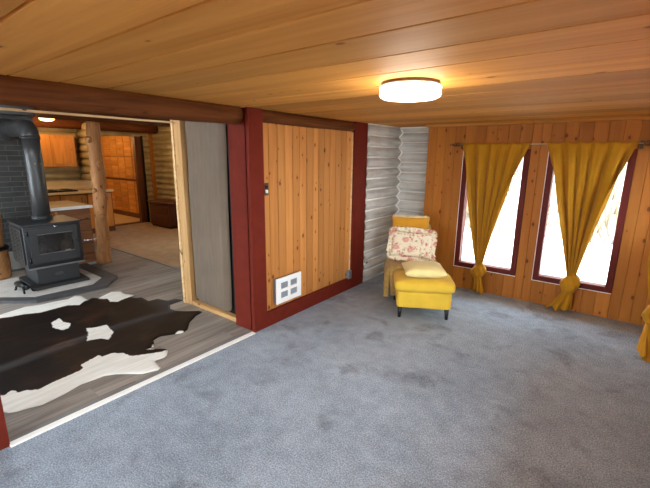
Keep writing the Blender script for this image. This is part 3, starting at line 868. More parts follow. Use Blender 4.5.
an_ = thing('andiron', 'small black cast iron andiron with scroll feet on the hearth at the stove corner', 'andiron', (-3.0, 1.33, 0.037))
m = MB(); m.tube([(-0.12, -0.02, 0.085), (-0.04, -0.005, 0.095), (0.05, 0.01, 0.085), (0.10, 0.02, 0.06)], [0.03, 0.036, 0.034, 0.028], 12, wob=0.3); m.build('bar', M['black'], an_)
for (px, py) in ((-0.08, -0.03), (0.09, -0.01), (0.08, 0.06), (-0.07, 0.04)):
    m = MB(); m.tube([(px*0.8, py*0.6, 0.08), (px*1.1, py*1.2, 0.05), (px*1.15, py*1.3, 0.02), (px*1.4, py*1.5, 0.013)], [0.016, 0.013, 0.012, 0.013], 8); m.build('foot', M['black'], an_)
m = MB(); m.lathe([(0.004, 0.03), (0.02, 0.02), (0.024, 0.0), (0.018, -0.02), (0.004, -0.03)][::-1], (0.12, 0.025, 0.075), 12); m.build('finial', M['black'], an_)

# ------------------------------------------------------------------ stub partition with grey sheeting
pt = thing('stub_partition', 'raw timber framed stub partition filled with grey beige sheeting beside the red post', 'partition', (-0.78, 2.46, 0))
m = MB(); m.box((-0.445, -0.035, 0.0), (-0.325, 0.06, 2.1), bevel=0.004); m.build('stud', M['stud'], pt)
m = MB(); m.box((-0.485, -0.045, 0.0), (-0.446, 0.06, 2.16), bevel=0.003, tone=0.9, bid=3); m.build('edge_board', M['pale_edge'], pt)
m = MB(); m.box((-0.324, -0.03, 0.0), (0.485, 0.06, 0.045), bevel=0.004); m.build('bottom_plate', M['stud_x'], pt)
m = MB()
def sheetfn(u, v):
    rv = 0.04; ins = 0.07*(1 - math.sqrt(max(0.0, 1 - (1 - min(1.0, v/rv))**2)))
    xl = -0.308 + ins; xr = 0.325 + 0.03*v - ins
    x = xl + (xr - xl)*u; z = 0.05 + 2.02*v
    rr_ = 0.09
    if v < rr_ and u < 0.12:            # rounded lower corner
        pass
    e = min(u, 1-u)*8; e = min(1, e); e2 = min(1, min(v, 1-v)*25)
    bul = 0.035*math.sqrt(max(0, e*e2))
    y = 0.02 - bul + 0.006*noise.noise(Vector((x*6, 0, z*1.4))) + 0.003*noise.noise(Vector((x*25, 3, z*5)))
    return (x, y, z)
m.grid(sheetfn, 60, 90); m.build('sheet', M['sheet'], pt)
m = MB(); m.box((-0.32, 0.035, 0.04), (0.485, 0.055, 2.16)); m.build('gap_shade', M['black'], pt)  # black sheet standing in for the shade inside the gap

# ------------------------------------------------------------------ cowhide rug
HIDE_OUT= [(-2.419, 0.724), (-2.438, 0.972), (-2.5, 1.214), (-2.439, 1.342), (-2.428, 1.472), (-2.396, 1.603), (-2.464, 1.701), (-2.404, 1.75), (-2.18, 1.74), (-2.229, 1.804), (-2.148, 1.844), (-2.248, 2.039), (-2.175, 2.123), (-2.046, 2.11), (-1.922, 2.165), (-1.869, 2.096), (-1.811, 2.126), (-1.778, 2.18), (-1.603, 2.171), (-1.595, 2.276), (-1.434, 2.321), (-1.424, 2.415), (-1.315, 2.443), (-1.306, 2.269), (-1.19, 2.199), (-1.096, 2.211), (-0.992, 2.266), (-0.889, 2.368), (-0.829, 2.365), (-0.795, 2.265), (-0.697, 2.117), (-0.571, 2.012), (-0.541, 1.938), (-0.579, 1.868), (-0.642, 1.762), (-0.615, 1.68), (-0.494, 1.622), (-0.49, 1.565), (-0.376, 1.656), (-0.321, 1.653), (-0.263, 1.609), (-0.239, 1.566), (-0.258, 1.49), (-0.113, 1.466), (-0.097, 1.431), (-0.143, 1.323), (-0.299, 1.195), (-0.345, 1.125), (-0.349, 1.039), (-0.356, 0.965), (-0.321, 0.839), (-0.3, 0.698), (-0.335, 0.61), (-0.343, 0.568), (-0.373, 0.527), (-0.474, 0.487), (-0.682, 0.42), (-1.117, 0.336), (-1.877, 0.409), (-2.268, 0.55)]
HIDE_W= [[(-2.326, 0.707), (-2.825, 0.802), (-2.61, 1.012), (-2.666, 1.405), (-2.626, 1.755), (-2.5, 1.81), (-2.171, 1.747), (-2.149, 1.674), (-2.066, 1.605), (-2.169, 1.522), (-2.164, 1.384), (-2.157, 1.256), (-2.237, 1.141), (-2.261, 1.037), (-2.309, 0.941)], [(-2.117, 1.825), (-2.358, 2.071), (-2.279, 2.185), (-2.09, 2.144), (-1.915, 2.194), (-1.873, 2.05), (-1.839, 1.917), (-1.911, 1.871), (-2.013, 1.893)], [(-1.772, 1.227), (-1.814, 1.285), (-1.837, 1.322), (-1.712, 1.312), (-1.587, 1.344), (-1.489, 1.291), (-1.48, 1.232), (-1.624, 1.194), (-1.676, 1.215)], [(-1.357, 1.397), (-1.31, 1.456), (-1.287, 1.558), (-1.188, 1.533), (-1.07, 1.526), (-0.931, 1.427), (-1.008, 1.392), (-1.056, 1.309), (-1.059, 1.286), (-1.197, 1.355)], [(-0.74, 0.431), (-0.625, 0.568), (-0.667, 0.628), (-0.59, 0.633), (-0.58, 0.681), (-0.518, 0.746), (-0.546, 0.863), (-0.559, 1.019), (-0.58, 1.065), (-0.65, 1.079), (-0.692, 1.201), (-0.702, 1.238), (-0.655, 1.239), (-0.653, 1.319), (-0.575, 1.382), (-0.474, 1.401), (-0.401, 1.499), (-0.339, 1.607), (-0.34, 1.733), (0.119, 1.491), (-0.101, 1.061), (-0.104, 0.74), (-0.206, 0.496), (-0.529, 0.364)], [(-0.557, 1.855), (-0.598, 1.925), (-0.569, 1.972), (-0.495, 1.919)], [(-0.48, 1.537), (-0.49, 1.589), (-0.539, 1.635), (-0.485, 1.629), (-0.434, 1.586)]]

def inside(p, poly):
    c = False; n = len(poly); j = n - 1
    for i in range(n):
        a, e = poly[i], poly[j]
        if (a[1] > p[1]) != (e[1] > p[1]) and p[0] < (e[0]-a[0])*(p[1]-a[1])/(e[1]-a[1]) + a[0]: c = not c
        j = i
    return c
def near(p, poly):
    best = 9; bp = None; n = len(poly)
    for i in range(n):
        a, e = poly[i], poly[(i+1) % n]
        dx, dy = e[0]-a[0], e[1]-a[1]; L = dx*dx + dy*dy
        t = 0 if L == 0 else max(0, min(1, ((p[0]-a[0])*dx + (p[1]-a[1])*dy)/L))
        q = (a[0]+t*dx, a[1]+t*dy); d = math.hypot(p[0]-q[0], p[1]-q[1])
        if d < best: best = d; bp = q
    return best, bp
def cowhide():
    cx, cy = -1.2, 1.3
    root = (cx, cy, 0.0)
    m = MB(); st_ = 0.014
    xs = [p[0] for p in HIDE_OUT]; ys = [p[1] for p in HIDE_OUT]
    x0, x1, y0, y1 = min(xs), max(xs), min(ys), max(ys)
    nx = int((x1-x0)/st_) + 1; ny = int((y1-y0)/st_) + 1
    cells = [[inside((x0 + (i+.5)*st_, y0 + (j+.5)*st_), HIDE_OUT) for j in range(ny)] for i in range(nx)]
    V = {}; pos = {}
    lay = m.bm.verts.layers.float.new('white'); lsp = m.bm.verts.layers.float.new('spine_sheen')
    def vert(i, j):
        if (i, j) in V: return V[(i, j)]
        x, y = x0 + i*st_, y0 + j*st_
        nb = [cells[a][c] if 0 <= a < nx and 0 <= c < ny else False for a, c in ((i-1, j-1), (i, j-1), (i-1, j), (i, j))]
        edge = not all(nb)
        d, q = near((x, y), HIDE_OUT)
        if edge: x, y = q; d = 0
        # ridge of the spine and soft waves
        t = (x + 0.55*0 - (-0.35)) 
        ridge = math.exp(-((x - (-1.13 + 0.04*math.sin(y*3)))/0.05)**2) * 0.016
        z = 0.0035 + 0.006*min(1, d/0.03) + 0.006*max(0, noise.noise(Vector((x*2.2, y*2.2, 0)))) + ridge*min(1, d/0.08)
        v = m.bm.verts.new((x - cx, y - cy, z))
        w = -9
        for P_ in HIDE_W:
            dd, _ = near((x, y), P_)
            s = dd if inside((x, y), P_) else -dd
            w = max(w, s)
        tip = max(0.0, min(1.0, (y - 2.05)/0.25))*max(0.0, min(1.0, (-1.0 - x)/0.2))
        v[lsp] = min(1.0, math.exp(-((x - (-1.13 + 0.04*math.sin(y*3)) - 0.03)/0.045)**2)*0.8 + 0.8*tip)  # sheen along the ridge and at the tip, painted as grey
        v[lay] = max(-0.2, min(0.2, w))
        V[(i, j)] = v
        return v
    for i in range(nx):
        for j in range(ny):
            if cells[i][j]:
                f = m.bm.faces.new((vert(i, j), vert(i+1, j), vert(i+1, j+1), vert(i, j+1))); f.smooth = True
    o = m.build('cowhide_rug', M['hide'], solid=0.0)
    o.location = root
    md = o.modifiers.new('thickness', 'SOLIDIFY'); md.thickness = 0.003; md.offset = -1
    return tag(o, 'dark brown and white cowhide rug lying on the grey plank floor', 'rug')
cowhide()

# ------------------------------------------------------------------ wall fittings
ht = thing('wall_heater', 'white square wall heater with four grilles low on the pine panel', 'heater', (-0.03, 2.855, 0.21))
m = MB(); m.box((0.0, -0.18, 0.008), (0.046, 0.18, 0.262), bevel=0.003); m.build('housing', M['heat_side'], ht)
m = MB()
W2, H2 = 0.187, 0.27
for a, e in (((-W2, 0), (W2, 0.052)), ((-W2, 0.218), (W2, H2)), ((-0.125, 0.118), (-0.018, 0.152)), ((0.018, 0.118), (0.125, 0.152)), ((-W2, 0.052), (-0.125, 0.218)), ((0.125, 0.052), (W2, 0.218)), ((-0.018, 0.052), (0.018, 0.218))):
    m.box((0.044, a[0], a[1]), (0.062, e[0], e[1]), bevel=0.002)
m.build('cover', M['white_metal'], ht)
for y0 in (-0.125, 0.018):
    for z0 in (0.052, 0.152):
        m = MB(); m.box((0.044, y0, z0), (0.049, y0 + 0.107, z0 + 0.066))
        for k in range(7): m.box((0.048, y0, z0 + 0.003 + 0.0095*k), (0.056, y0 + 0.107, z0 + 0.007 + 0.0095*k))
        m.build('grille', M['grille'], ht)
sw = thing('light_switch', 'small metal light switch plate high on the pine panel by the red post', 'switch', (-0.03, 2.60, 1.385))
m = MB(); m.box((0, -0.035, -0.06), (0.008, 0.035, 0.06), bevel=0.003); m.build('plate', M['bronze'], sw)
m = MB(); m.box((0.006, -0.012, -0.035), (0.024, 0.014, -0.005), bevel=0.004); m.build('toggle', M['white_paint'], sw)
m = MB(); m.box((0.006, -0.016, 0.008), (0.018, 0.016, 0.038), bevel=0.004); m.build('dial', M['black'], sw)
ol = thing('power_outlet', 'grey power outlet low on the pine panel beside the far red post', 'outlet', (-0.018, 4.03, 0.20))
m = MB(); m.box((-0.01, -0.036, -0.055), (0.03, 0.036, 0.055), bevel=0.004); m.build('plate', M['grey_plastic'], ol)
for z in (-0.026, 0.026):
    m = MB(); m.box((0.028, -0.017, z - 0.014), (0.033, 0.017, z + 0.014), bevel=0.004); m.build('socket', M['heat_side'], ol)
ol = thing('power_outlet', 'beige power outlet on the whitewashed log wall beside the red post', 'outlet', (-0.002, 4.44, 0.25))
m = MB(); m.box((-0.03, -0.036, -0.055), (0.012, 0.036, 0.055), bevel=0.004); m.build('plate', M['beige_plastic'], ol)
for z in (-0.026, 0.026):
    m = MB(); m.box((0.010, -0.017, z - 0.014), (0.015, 0.017, z + 0.014), bevel=0.004); m.build('socket', M['heat_side'], ol)

# ------------------------------------------------------------------ ceiling lamp
cl = thing('ceiling_lamp', 'round white glowing flush lamp on the board ceiling', 'lamp', (1.64, 2.13, CEIL))
m = MB(); m.lathe([(0.150, -0.022), (0.160, -0.018), (0.164, 0.0)], n=48); m.build('lamp_base', M['bronze'], cl)
m = MB(); m.lathe([(0.02, -0.088), (0.11, -0.087), (0.150, -0.083), (0.166, -0.074), (0.170, -0.06), (0.170, -0.026), (0.160, -0.020)], n=48)
m.build('lamp_shade', emit('lamp_diffuser_glow', (1.0, 0.93, 0.82), 7.0), cl)

# ------------------------------------------------------------------ ottoman, chair, cushions
def leg(mb, x, y, h, r0=0.022, r1=0.012, splay=(0, 0)):
    mb.tube([(x, y, h), (x + splay[0], y + splay[1], 0.0)], [r0, r1], 12)
TH = R(29.8)
def soft_box(mb, a, b_, bev, bulge=0.0, M_=None):
    t = bmesh.new()
    x0, y0, z0 = a; x1, y1, z1 = b_
    n = 10
    def face(fn, m1=n, m2=n):
        vs = [[t.verts.new(fn(i/m1, j/m2)) for i in range(m1+1)] for j in range(m2+1)]
        for j in range(m2):
            for i in range(m1): t.faces.new((vs[j][i], vs[j][i+1], vs[j+1][i+1], vs[j+1][i]))
    L = lambda p, q, s: p + (q-p)*s
    face(lambda u, v: (L(x0,x1,u), L(y0,y1,v), z1)); face(lambda u, v: (L(x0,x1,u), L(y1,y0,v), z0))
    face(lambda u, v: (L(x0,x1,u), y0, L(z0,z1,v))); face(lambda u, v: (L(x1,x0,u), y1, L(z0,z1,v)))
    face(lambda u, v: (x1, L(y0,y1,u), L(z0,z1,v))); face(lambda u, v: (x0, L(y1,y0,u), L(z0,z1,v)))
    bmesh.ops.remove_doubles(t, verts=t.verts, dist=1e-5)
    cx, cy, cz = (x0+x1)/2, (y0+y1)/2, (z0+z1)/2
    for v in t.verts:
        p = [v.co.x, v.co.y, v.co.z]
        # round the edges: clamp to inner box then push out by bev
        q = [max(lo+bev, min(hi-bev, c)) for c, lo, hi in zip(p, (x0,y0,z0), (x1,y1,z1))]
        d = Vector(p) - Vector(q)
        if d.length > 1e-9: d = d.normalized()*bev
        w = Vector(q) + d
        if bulge:
            fu = (1-((w.x-cx)/(x1-cx))**2)*(1-((w.y-cy)/(y1-cy))**2)
            fs = (1-((w.z-cz)/(z1-cz))**2)
            w.z += bulge*max(0, fu)*(1 if w.z > cz else 0)
            w.x += bulge*0.5*fs*((w.x-cx)/(x1-cx)); w.y += bulge*0.5*fs*((w.y-cy)/(y1-cy))
        w += Vector((noise.noise(w*9), noise.noise(w*9+Vector((5,0,0))), noise.noise(w*7+Vector((0,4,0)))))*0.0025
        v.co = w
    mb.add(t, M_, smooth=True)

ot = thing('ottoman', 'square mustard yellow ottoman on black tapered legs in front of the chair', 'ottoman', (1.058, 3.905, 0), TH)
m = MB(); soft_box(m, (-0.285, -0.21, 0.115), (0.285, 0.21, 0.305), 0.018); m.build('base', M['mustard'], ot, subsurf=1)
m = MB(); soft_box(m, (-0.305, -0.235, 0.300), (0.305, 0.225, 0.425), 0.045, 0.022); cu = m.build('seat_cushion', M['mustard'], ot, subsurf=1)
m = MB()
for z in (0.335, 0.40):
    pts = []
    for k in range(49):
        a = 2*PI*k/48; ca, sa = math.cos(a), math.sin(a); q = 8
        x = 0.3075*abs(ca)**(2/q)*(1 if ca > 0 else -1); y = 0.232*abs(sa)**(2/q)*(1 if sa > 0 else -1) - 0.005
        pts.append((x, y, z))
    m.tube(pts, 0.0045, 6, caps=False)
m.build('piping', M['mustard'], cu)
for sx in (-1, 1):
    for sy in (-1, 1):
        m = MB(); leg(m, sx*0.245, sy*0.165, 0.12, 0.027, 0.016, (sx*0.004, sy*0.004)); m.build('leg', M['leg_black'], ot)

ch = thing('slipper_chair', 'armless yellow slipper chair in the corner covered by a tan throw', 'chair', (0.725, 4.353, 0), TH)
m = MB(); soft_box(m, (-0.255, -0.255, 0.13), (0.255, 0.30, 0.41), 0.03, 0.012); m.build('seat', M['mustard'], ch, subsurf=1)
m = MB(); soft_box(m, (-0.20, 0.22, 0.30), (0.20, 0.34, 0.84), 0.045, 0.0); m.build('backrest', M['mustard'], ch, subsurf=1)
for sx in (-1, 1):
    for sy in (-1, 1):
        m = MB(); leg(m, sx*0.21, 0.02 + sy*0.23, 0.14, 0.024, 0.013); m.build('leg', M['leg_black'], ch)

# throw over the chair: from the backrest over the seat, hanging down the left side
def throw():
    m = MB()
    W_ = 0.268                                  # half width of the covered seat
    def fn(u, v):
        # across: hang on the left, over the seat, short hang on the right
        s = -0.66 + 1.06*u                      # running length across
        if s < -W_: x = -W_ - 0.018; drop = -W_ - s
        elif s > W_: x = W_ + 0.018; drop = s - W_
        else: x = s; drop = 0.0
        # along: drop in front, over the seat, up the backrest
        L = -0.36 + 1.26*v
        top = 0.442; y = 0.0; z = top
        if L < 0: y = -0.275; z = top + L
        elif L < 0.46: y = -0.275 + L
        else: y = 0.185; z = top + (L - 0.46)
        n = noise.noise(Vector((x*9 + drop*3, y*7, z*8)))
        if drop > 0:
            if L < 0: y = -0.275 + 0.02; z = top
            if L > 0.46: y = 0.185 + min(0.08, L - 0.46)*0.8; z = top
            w = min(1, drop/0.1)
            z = max(0.02 + 0.03*(0.5 + 0.5*math.sin(v*19)), top - drop)
            sg = -1 if s < 0 else 1
            x += sg*(0.02 + 0.022*math.sin(v*23 + drop*4) + 0.012*math.sin(v*51))*w + sg*0.03*drop
            y += 0.015*n
        else:
            if L < 0:
                z = max(0.04, z); y += -0.012 - 0.014*math.sin(x*38 + 2*n)*min(1, -L/0.12)
            elif L < 0.46: z += 0.016*abs(n) + 0.004*math.sin(y*30 + x*20)
            else: x *= (1 - 0.25*min(1, (L - 0.46)/0.12)); y -= 0.01*abs(n)
        return (x, y, z)
    m.grid(fn, 110, 110)
    o = m.build('throw', M['throw'], solid=0.006)
    o.location = (0.725, 4.353, 0); o.rotation_euler = (0, 0, TH)
    return tag(o, 'crumpled tan gold throw draped over the chair and down its left side', 'throw')
throw()

def cushion(name, w, h, t, mat, Mx, label, ruffle=None, pinch=0.06, fringe=None, seed=0):
    root = empty(name); root.matrix_world = Mx
    tag(root, label, 'cushion')
    m = MB()
    def side(s):
        def fn(u, v):
            a, c = 2*u-1, 2*v-1
            x = a*w/2*(1 - pinch*(1-abs(a))*0 - pinch*(c*c)*(1-abs(a)**8)*0 - pinch*(1 - c*c)*abs(a)**3)
            y = c*h/2*(1 - pinch*(1 - a*a)*abs(c)**3)
            e = max(0, (1-a**4)*(1-c**4))**0.45
            z = s*t/2*e*(0.85 + 0.15*(1-a*a)*(1-c*c))
            n = noise.noise(Vector((x*7+seed, y*7, s*3)))
            return (x, y, z + s*0.010*n*e)
        return fn
    m.grid(side(1), 36, 28); m.grid(lambda u, v: side(-1)(1-u, v), 36, 28)
    bmesh.ops.remove_doubles(m.bm, verts=m.bm.verts, dist=1e-4)
    m.build('cushion_body', mat, root)
    if ruffle:
        m = MB(); N = 220
        def fn(u, v):
            a = 2*PI*u; ca, sa = math.cos(a), math.sin(a); q = 7
            x = abs(ca)**(2/q)*(1 if ca > 0 else -1); y = abs(sa)**(2/q)*(1 if sa > 0 else -1)
            k = 0.96 - pinch*0.5
            px, py = x*w/2*k, y*h/2*k
            wv = math.sin(u*2*PI*34 + 2*math.sin(u*19))
            return (px + x*ruffle*v*(1 + 0.15*wv), py + y*ruffle*v*(1+0.12*wv), 0.011*wv*v + 0.004*math.sin(u*60))
        m.grid(fn, N, 4, closed_u=True); m.build('ruffle', mat, root, solid=0.003)
    if fringe:
        m = MB()
        for k in range(46):
            x = -w/2*0.94 + w*0.94*k/45; dz = random.uniform(-0.012, 0.012)
            p0 = Vector((x, h/2*0.955, 0)); m.tube([p0, p0 + Vector((random.uniform(-.006, .006), 0.016, dz*0.5)), p0 + Vector((random.uniform(-.012, .012), 0.012 + random.uniform(0, 0.016), dz + 0.012))], [0.007, 0.008, 0.005], 5)
        m.tube([(-w/2*0.95, h/2*0.955, 0), (0, h/2*0.95, 0), (w/2*0.95, h/2*0.955, 0)], 0.009, 8)
        m.build('fringe', fringe, root)
    return root
CH = Matrix.Translation((0.725, 4.353, 0)) @ Matrix.Rotation(TH, 4, 'Z')
# local frame of a standing cushion: width x, height -> z, thickness toward the front (-y)
def stand(x, y, z, lean, roll=0.0, yaw=0.0):
    return CH @ Matrix.Translation((x, y, z)) @ Matrix.Rotation(yaw, 4, 'Z') @ Matrix.Rotation(PI/2 - lean, 4, 'X') @ Matrix.Rotation(roll, 4, 'Z')
cushion('gold_cushion', 0.46, 0.36, 0.11, M['gold_cloth'], stand(-0.05, 0.085, 0.800, R(12), R(-1)), 'gold velvet cushion with a pale fringed top against the chair back', fringe=M['fringe'], seed=3)
cushion('floral_cushion', 0.50, 0.32, 0.13, M['floral'], stand(-0.035, -0.075, 0.665, R(16), R(-4), R(0)), 'cream floral cushion with a ruffled edge propped on the chair', ruffle=0.055, seed=8)
OT = Matrix.Translation((1.058, 3.905, 0)) @ Matrix.Rotation(TH, 4, 'Z')
cushion('flat_cushion', 0.44, 0.36, 0.13, M['pale_yellow'], OT @ Matrix.Translation((-0.01, -0.055, 0.518)) @ Matrix.Rotation(R(4), 4, 'Z') @ Matrix.Rotation(R(3), 4, 'X'), 'plain pale yellow cushion lying flat on the ottoman', seed=1)

# ------------------------------------------------------------------ curtains
def curtain(xw0, xw1, ztop, kx, kz, kw, kh, tail_x, tail_w, tail_z, label, Mx, seed, npleat=7, wk=0.036):
    """in local axes: x along the wall, y away from the wall into the room is negative, z up; root under the knot"""
    root = empty('knotted_curtain'); root.matrix_world = Mx
    tag(root, label, 'curtain', 'knotted mustard curtains')
    m = MB()
    zk = kz + kh*0.55
    def fn(u, v):
        t = v
        e = t**0.93
        bow = 0.075*math.sin(PI*t)
        xl = xw0 + (kx - wk - xw0)*e + bow*0.3; xr = xw1 + (kx + wk - xw1)*e - bow*0.3
        c = 2*u - 1
        tb = max(0.0, min(1.0, (t - 0.06)/0.4)); tb = tb*tb*(3 - 2*tb)
        e_ = max(0.0, (abs(c) - 0.66)/0.34); an = e_*2.7
        rolled = min(abs(c), 0.66) + 0.34*math.sin(an)*0.62
        rolled = rolled/0.871
        cc = (abs(c)*(1 - tb) + rolled*tb)*(1 if c >= 0 else -1)
        x = (xl + xr)/2 + (xr - xl)/2*cc
        z = ztop + (zk - ztop)*t
        # pleats hang from the rod, folds run towards the knot
        ph = u*2*PI*npleat*0.8 + 0.9*math.sin(u*9 + seed) + 0.5*math.sin(seed*3 + u*4)
        amp = (0.020*(1 - t)**0.5 + 0.030*math.sin(PI*min(1, t*1.05)) + 0.008)*(0.75 + 0.35*math.sin(u*5 + seed))*(0.4 + 0.6*min(1, t/0.08))
        fold = (1.6*abs(math.sin(ph*0.5)) - 0.8)*amp*1.3 + 0.005*math.sin(ph*2.1 + seed)*min(1, t/0.08)
        y = -0.088 - fold*(1 - 0.7*t**5) - (0.055*t*(cc*cc) - 0.03*tb*(1 - cc*cc)*(1 - t) + 0.028*tb*(1 - math.cos(an)))*(1 - t**5)
        if t > 0.8: 
            q = (t - 0.8)/0.2
            y += 0.015*q*(1 - abs(c))
        z += 0.006*math.sin(ph)*(1-t) if t < 0.05 else 0
        x += 0.004*math.cos(ph*1.0)*(1-t)
        return (x - kx, y, z)
    m.grid(fn, 150, 70); m.build('panel', M['curtain'], root, solid=0.004)
    m = MB()
    def kn(u, v):
        th = 2*PI*u; ph = PI*v
        s = math.sin(ph)**0.8
        rdg = 1 + 0.14*math.sin(2*th + 4*ph + seed) + 0.07*math.sin(7*th - 3*ph + seed)
        x = kw*s*math.cos(th)*rdg; y = 0.062*s*math.sin(th)*rdg
        z = kz + kh*math.cos(ph) + 0.02*math.cos(th)
        return (x, y - 0.085, z)
    m.grid(kn, 60, 30, closed_u=True)
    m.build('knot', M['curtain'], root)
    m = MB()
    tk = kz - kh*0.7
    def tl(u, v):
        th = 2*PI*u
        wv = v**0.8
        hw = 0.035 + (tail_w - 0.035)*wv; hd = 0.03 + 0.018*wv
        ple = 1 + 0.5*wv*math.sin(8*th + seed) 
        x = tail_x*v + hw*math.cos(th)*(1 + 0.10*math.sin(5*th)*wv); y = -0.085 + hd*math.sin(th)*ple + 0.012*wv*math.sin(11*th + seed*2)
        z = tk + (tail_z - tk)*v + 0.020*math.sin(3*th + seed)*wv*wv + 0.010*math.sin(9*th)*wv*wv + 0.02*math.cos(th)*wv*(1 if tail_x < 0 else -1)
        return (x, y, max(0.006, z))
    m.grid(tl, 64, 22, closed_u=True)
    m.build('tail', M['curtain'], root, solid=0.004)
    return root
cy = YB - 0.0
curtain(1.005, 1.781, 1.868, 1.352, 0.295, 0.085, 0.10, 0.02, 0.068, 0.03, 'mustard curtain over the window nearer the logs, its knot hanging on the lower frame', Matrix.Translation((1.352, cy, 0)), 1.0)
curtain(1.926, 2.728, 1.868, 2.345, 0.33, 0.085, 0.125, -0.085, 0.125, 0.03, 'right of the two window wall curtains, tail fanned out to the left below its knot', Matrix.Translation((2.345, cy, 0)), 2.3)
RM = Matrix.Translation((XR + 0.005, 4.46, 0)) @ Matrix.Rotation(-PI/2, 4, 'Z')
curtain(-0.05, 0.70, 1.868, 0.0, 0.31, 0.085, 0.10, 0.24, 0.12, 0.03, 'mustard curtain cut by the right picture edge, only its knot and tail in view', RM, 4.1)
def rod(x0, x1, Mx, label):
    r_ = empty('curtain_rod'); r_.matrix_world = Mx; tag(r_, label, 'curtain rod')
    m = MB(); m.tube([(x0, -0.05, 1.855), (x1, -0.05, 1.855)], 0.008, 12); m.build('rod', M['rodm'], r_)
    for s, x in ((-1, x0), (1, x1)):
        m = MB()
        for k in range(2):
            q = 0.022 - 0.006*k
            pts = [(x + s*(0.012 + 0.03*k) + s*q*math.cos(a*0.5), -0.055, 1.855 + q*math.sin(a*0.5)*(1 if k == 0 else -1)) for a in range(0, 13)]
            m.tube(pts, 0.0055, 8)
        m.lathe([(0.004, -0.012), (0.011, -0.006), (0.012, 0.004), (0.004, 0.012)], (x + s*0.075, -0.055, 1.855), 12)
        m.build('finial', M['bronze'], r_)
        m = MB(); m.tube([(x - s*0.03, 0.0, 1.84), (x - s*0.03, -0.055, 1.843)], 0.006, 8); m.box((x - s*0.03 - 0.015, -0.006, 1.80), (x - s*0.03 + 0.015, 0.0, 1.88), bevel=0.002); m.build('bracket', M['bronze'], r_)
    return r_
rod(0.955, 2.78, Matrix.Translation((0, YB, 0)), 'thin curtain rod with scrolled dark ends along the window wall')

# ------------------------------------------------------------------ outdoors seen through the panes
def gm(name, lo, hi, s):
    t = NT(name); v = t.coord()
    return t.out(t.ramp(t.noise(v, s, 6, 0.65), [(0.35, lin(lo)), (0.65, lin(hi))]), 0.95)
m = MB(); m.box((-30, -40, -0.62), (40, 50, -0.5)); structure(m.build('ground', gm('pale_snowy_ground', (200, 200, 196), (226, 226, 222), 0.8)))
m = MB()
def bank(u, v):
    x = -12 + 26*u; y = 12.5 + 9*v
    z = -0.52 + 11*v**0.8 + 0.35*noise.noise(Vector((x*0.5, y*0.5, 0))) * min(1, v*5)
    return (x, y, z)
m.grid(bank, 60, 20); structure(m.build('hillside', gm('brushy_snow_bank', (96, 88, 74), (168, 160, 146), 1.6)))
m = MB(); random.seed(11)
for k in range(260):
    x = random.uniform(-3, 7); y = random.uniform(11.5, 13.6); z0 = -0.5 + 11*(max(0, (y - 12.5)/9)**0.8)
    h = random.uniform(0.4, 1.7); dx, dy = random.uniform(-.5, .5), random.uniform(-.3, .3)
    m.tube([(x, y, z0 - 0.05), (x + dx*0.5, y + dy*0.4, z0 + h*0.55), (x + dx*1.2, y + dy, z0 + h)], [0.022, 0.016, 0.006], 5)
tag(m.build('dry_brush', gm('dry_twigs', (96, 82, 62), (140, 124, 96), 4)), 'thicket of dry bare brush on the snowy bank outside the windows', 'brush', kind='stuff')

m = MB()  # unseen dark deck, added to cut light bounced up through the windows
for k in range(26): m.box((-6 + 0.5*k, -8.0, -0.2), (-6 + 0.5*k + 0.488, YREAR - 0.4, -0.16), tone=random.random(), bid=k*1.7)
for k in range(12): m.box((XR + T + 0.1 + 0.5*k, YREAR - 0.38, -0.2), (XR + T + 0.588 + 0.5*k, 6.0, -0.16), tone=random.random(), bid=k*2.7)
structure(m.build('ground', M['brown_trim']))
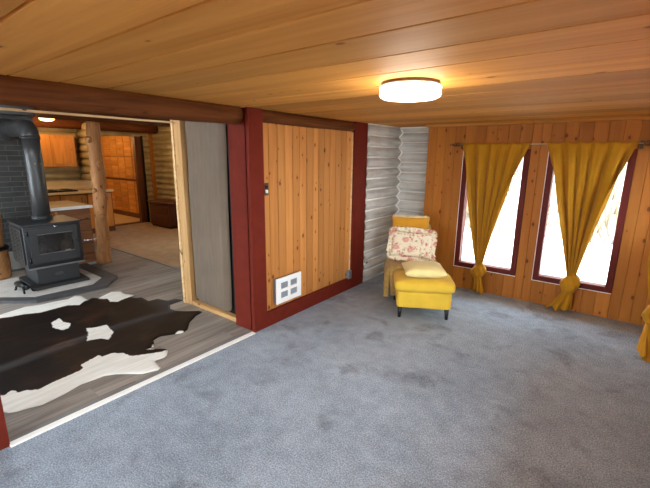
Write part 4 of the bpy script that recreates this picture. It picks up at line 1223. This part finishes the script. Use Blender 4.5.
# ------------------------------------------------------------------ light
w = bpy.data.worlds.new('sky'); SC.world = w; w.use_nodes = True
bg = w.node_tree.nodes['Background']; bg.inputs[0].default_value = (0.86, 0.93, 1.0, 1); bg.inputs[1].default_value = WORLD
def portal(x, y, z, sx, sy, rot):
    l = bpy.data.lights.new('daylight_portal', 'AREA'); l.shape = 'RECTANGLE'; l.size = sx; l.size_y = sy
    l.cycles.is_portal = True
    o = bpy.data.objects.new('daylight_portal', l); COL.objects.link(o); o.location = (x, y, z); o.rotation_euler = rot
for (x0, x1, z0, z1) in WIN: portal((x0+x1)/2, YB + T + 0.01, (z0+z1)/2, x1-x0, z1-z0, (-PI/2, 0, 0))
for (x0, x1, z0, z1) in REAR: portal((x0+x1)/2, YREAR - T - 0.01, (z0+z1)/2, x1-x0, z1-z0, (PI/2, 0, 0))
portal((EW[0]+EW[1])/2, YL + 0.17, (EW[2]+EW[3])/2, EW[1]-EW[0], EW[3]-EW[2], (-PI/2, 0, 0))
portal((SW[0]+SW[1])/2, YS - 0.16, (SW[2]+SW[3])/2, SW[1]-SW[0], SW[3]-SW[2], (PI/2, 0, 0))
for (s, e, z0, z1) in RW: portal(XR + T + 0.01, (s+e)/2, (z0+z1)/2, z1-z0, e-s, (0, PI/2, 0))
def lamp(loc, power, color, size):
    l = bpy.data.lights.new('lamp_light', 'POINT'); l.energy = power; l.color = color; l.shadow_soft_size = size
    o = bpy.data.objects.new('lamp_light', l); COL.objects.link(o); o.location = loc
lamp((1.64, 2.13, 1.93), LAMP, (1.0, 0.90, 0.75), 0.14)
lamp((-6.0, 2.82, 2.18), KLAMP, (1.0, 0.60, 0.24), 0.08)
lamp((-1.5, 0.7, 2.26), STOVE_FILL, (0.95, 0.97, 1.0), 0.15)  # added fill over the rug
lamp((-5.2, 4.3, 2.22), BACK_FILL, (1.0, 0.72, 0.42), 0.1)  # added fill over the tan carpet
lamp((-8.4, 3.9, 2.2), PLAMP, (1.0, 0.62, 0.26), 0.10)

# ------------------------------------------------------------------ camera
cam = bpy.data.cameras.new('camera'); co = bpy.data.objects.new('camera', cam); COL.objects.link(co)
Rv, Uv, Fv = Vector((CR)), Vector((CU)), Vector((CF))
mt = Matrix((( Rv.x, Uv.x, -Fv.x, 2.6759), (Rv.y, Uv.y, -Fv.y, 0.0), (Rv.z, Uv.z, -Fv.z, 1.70), (0, 0, 0, 1)))
co.matrix_world = mt
cam.sensor_width = 36.0; cam.lens = 36.0 * FPX / 650.0; cam.clip_start = 0.05; cam.clip_end = 200
SC.camera = co
SC.view_settings.view_transform = 'Standard'; SC.view_settings.look = 'None'
SC.view_settings.exposure = EXPO; SC.view_settings.gamma = 1.0; SC.view_settings.use_curve_mapping = False
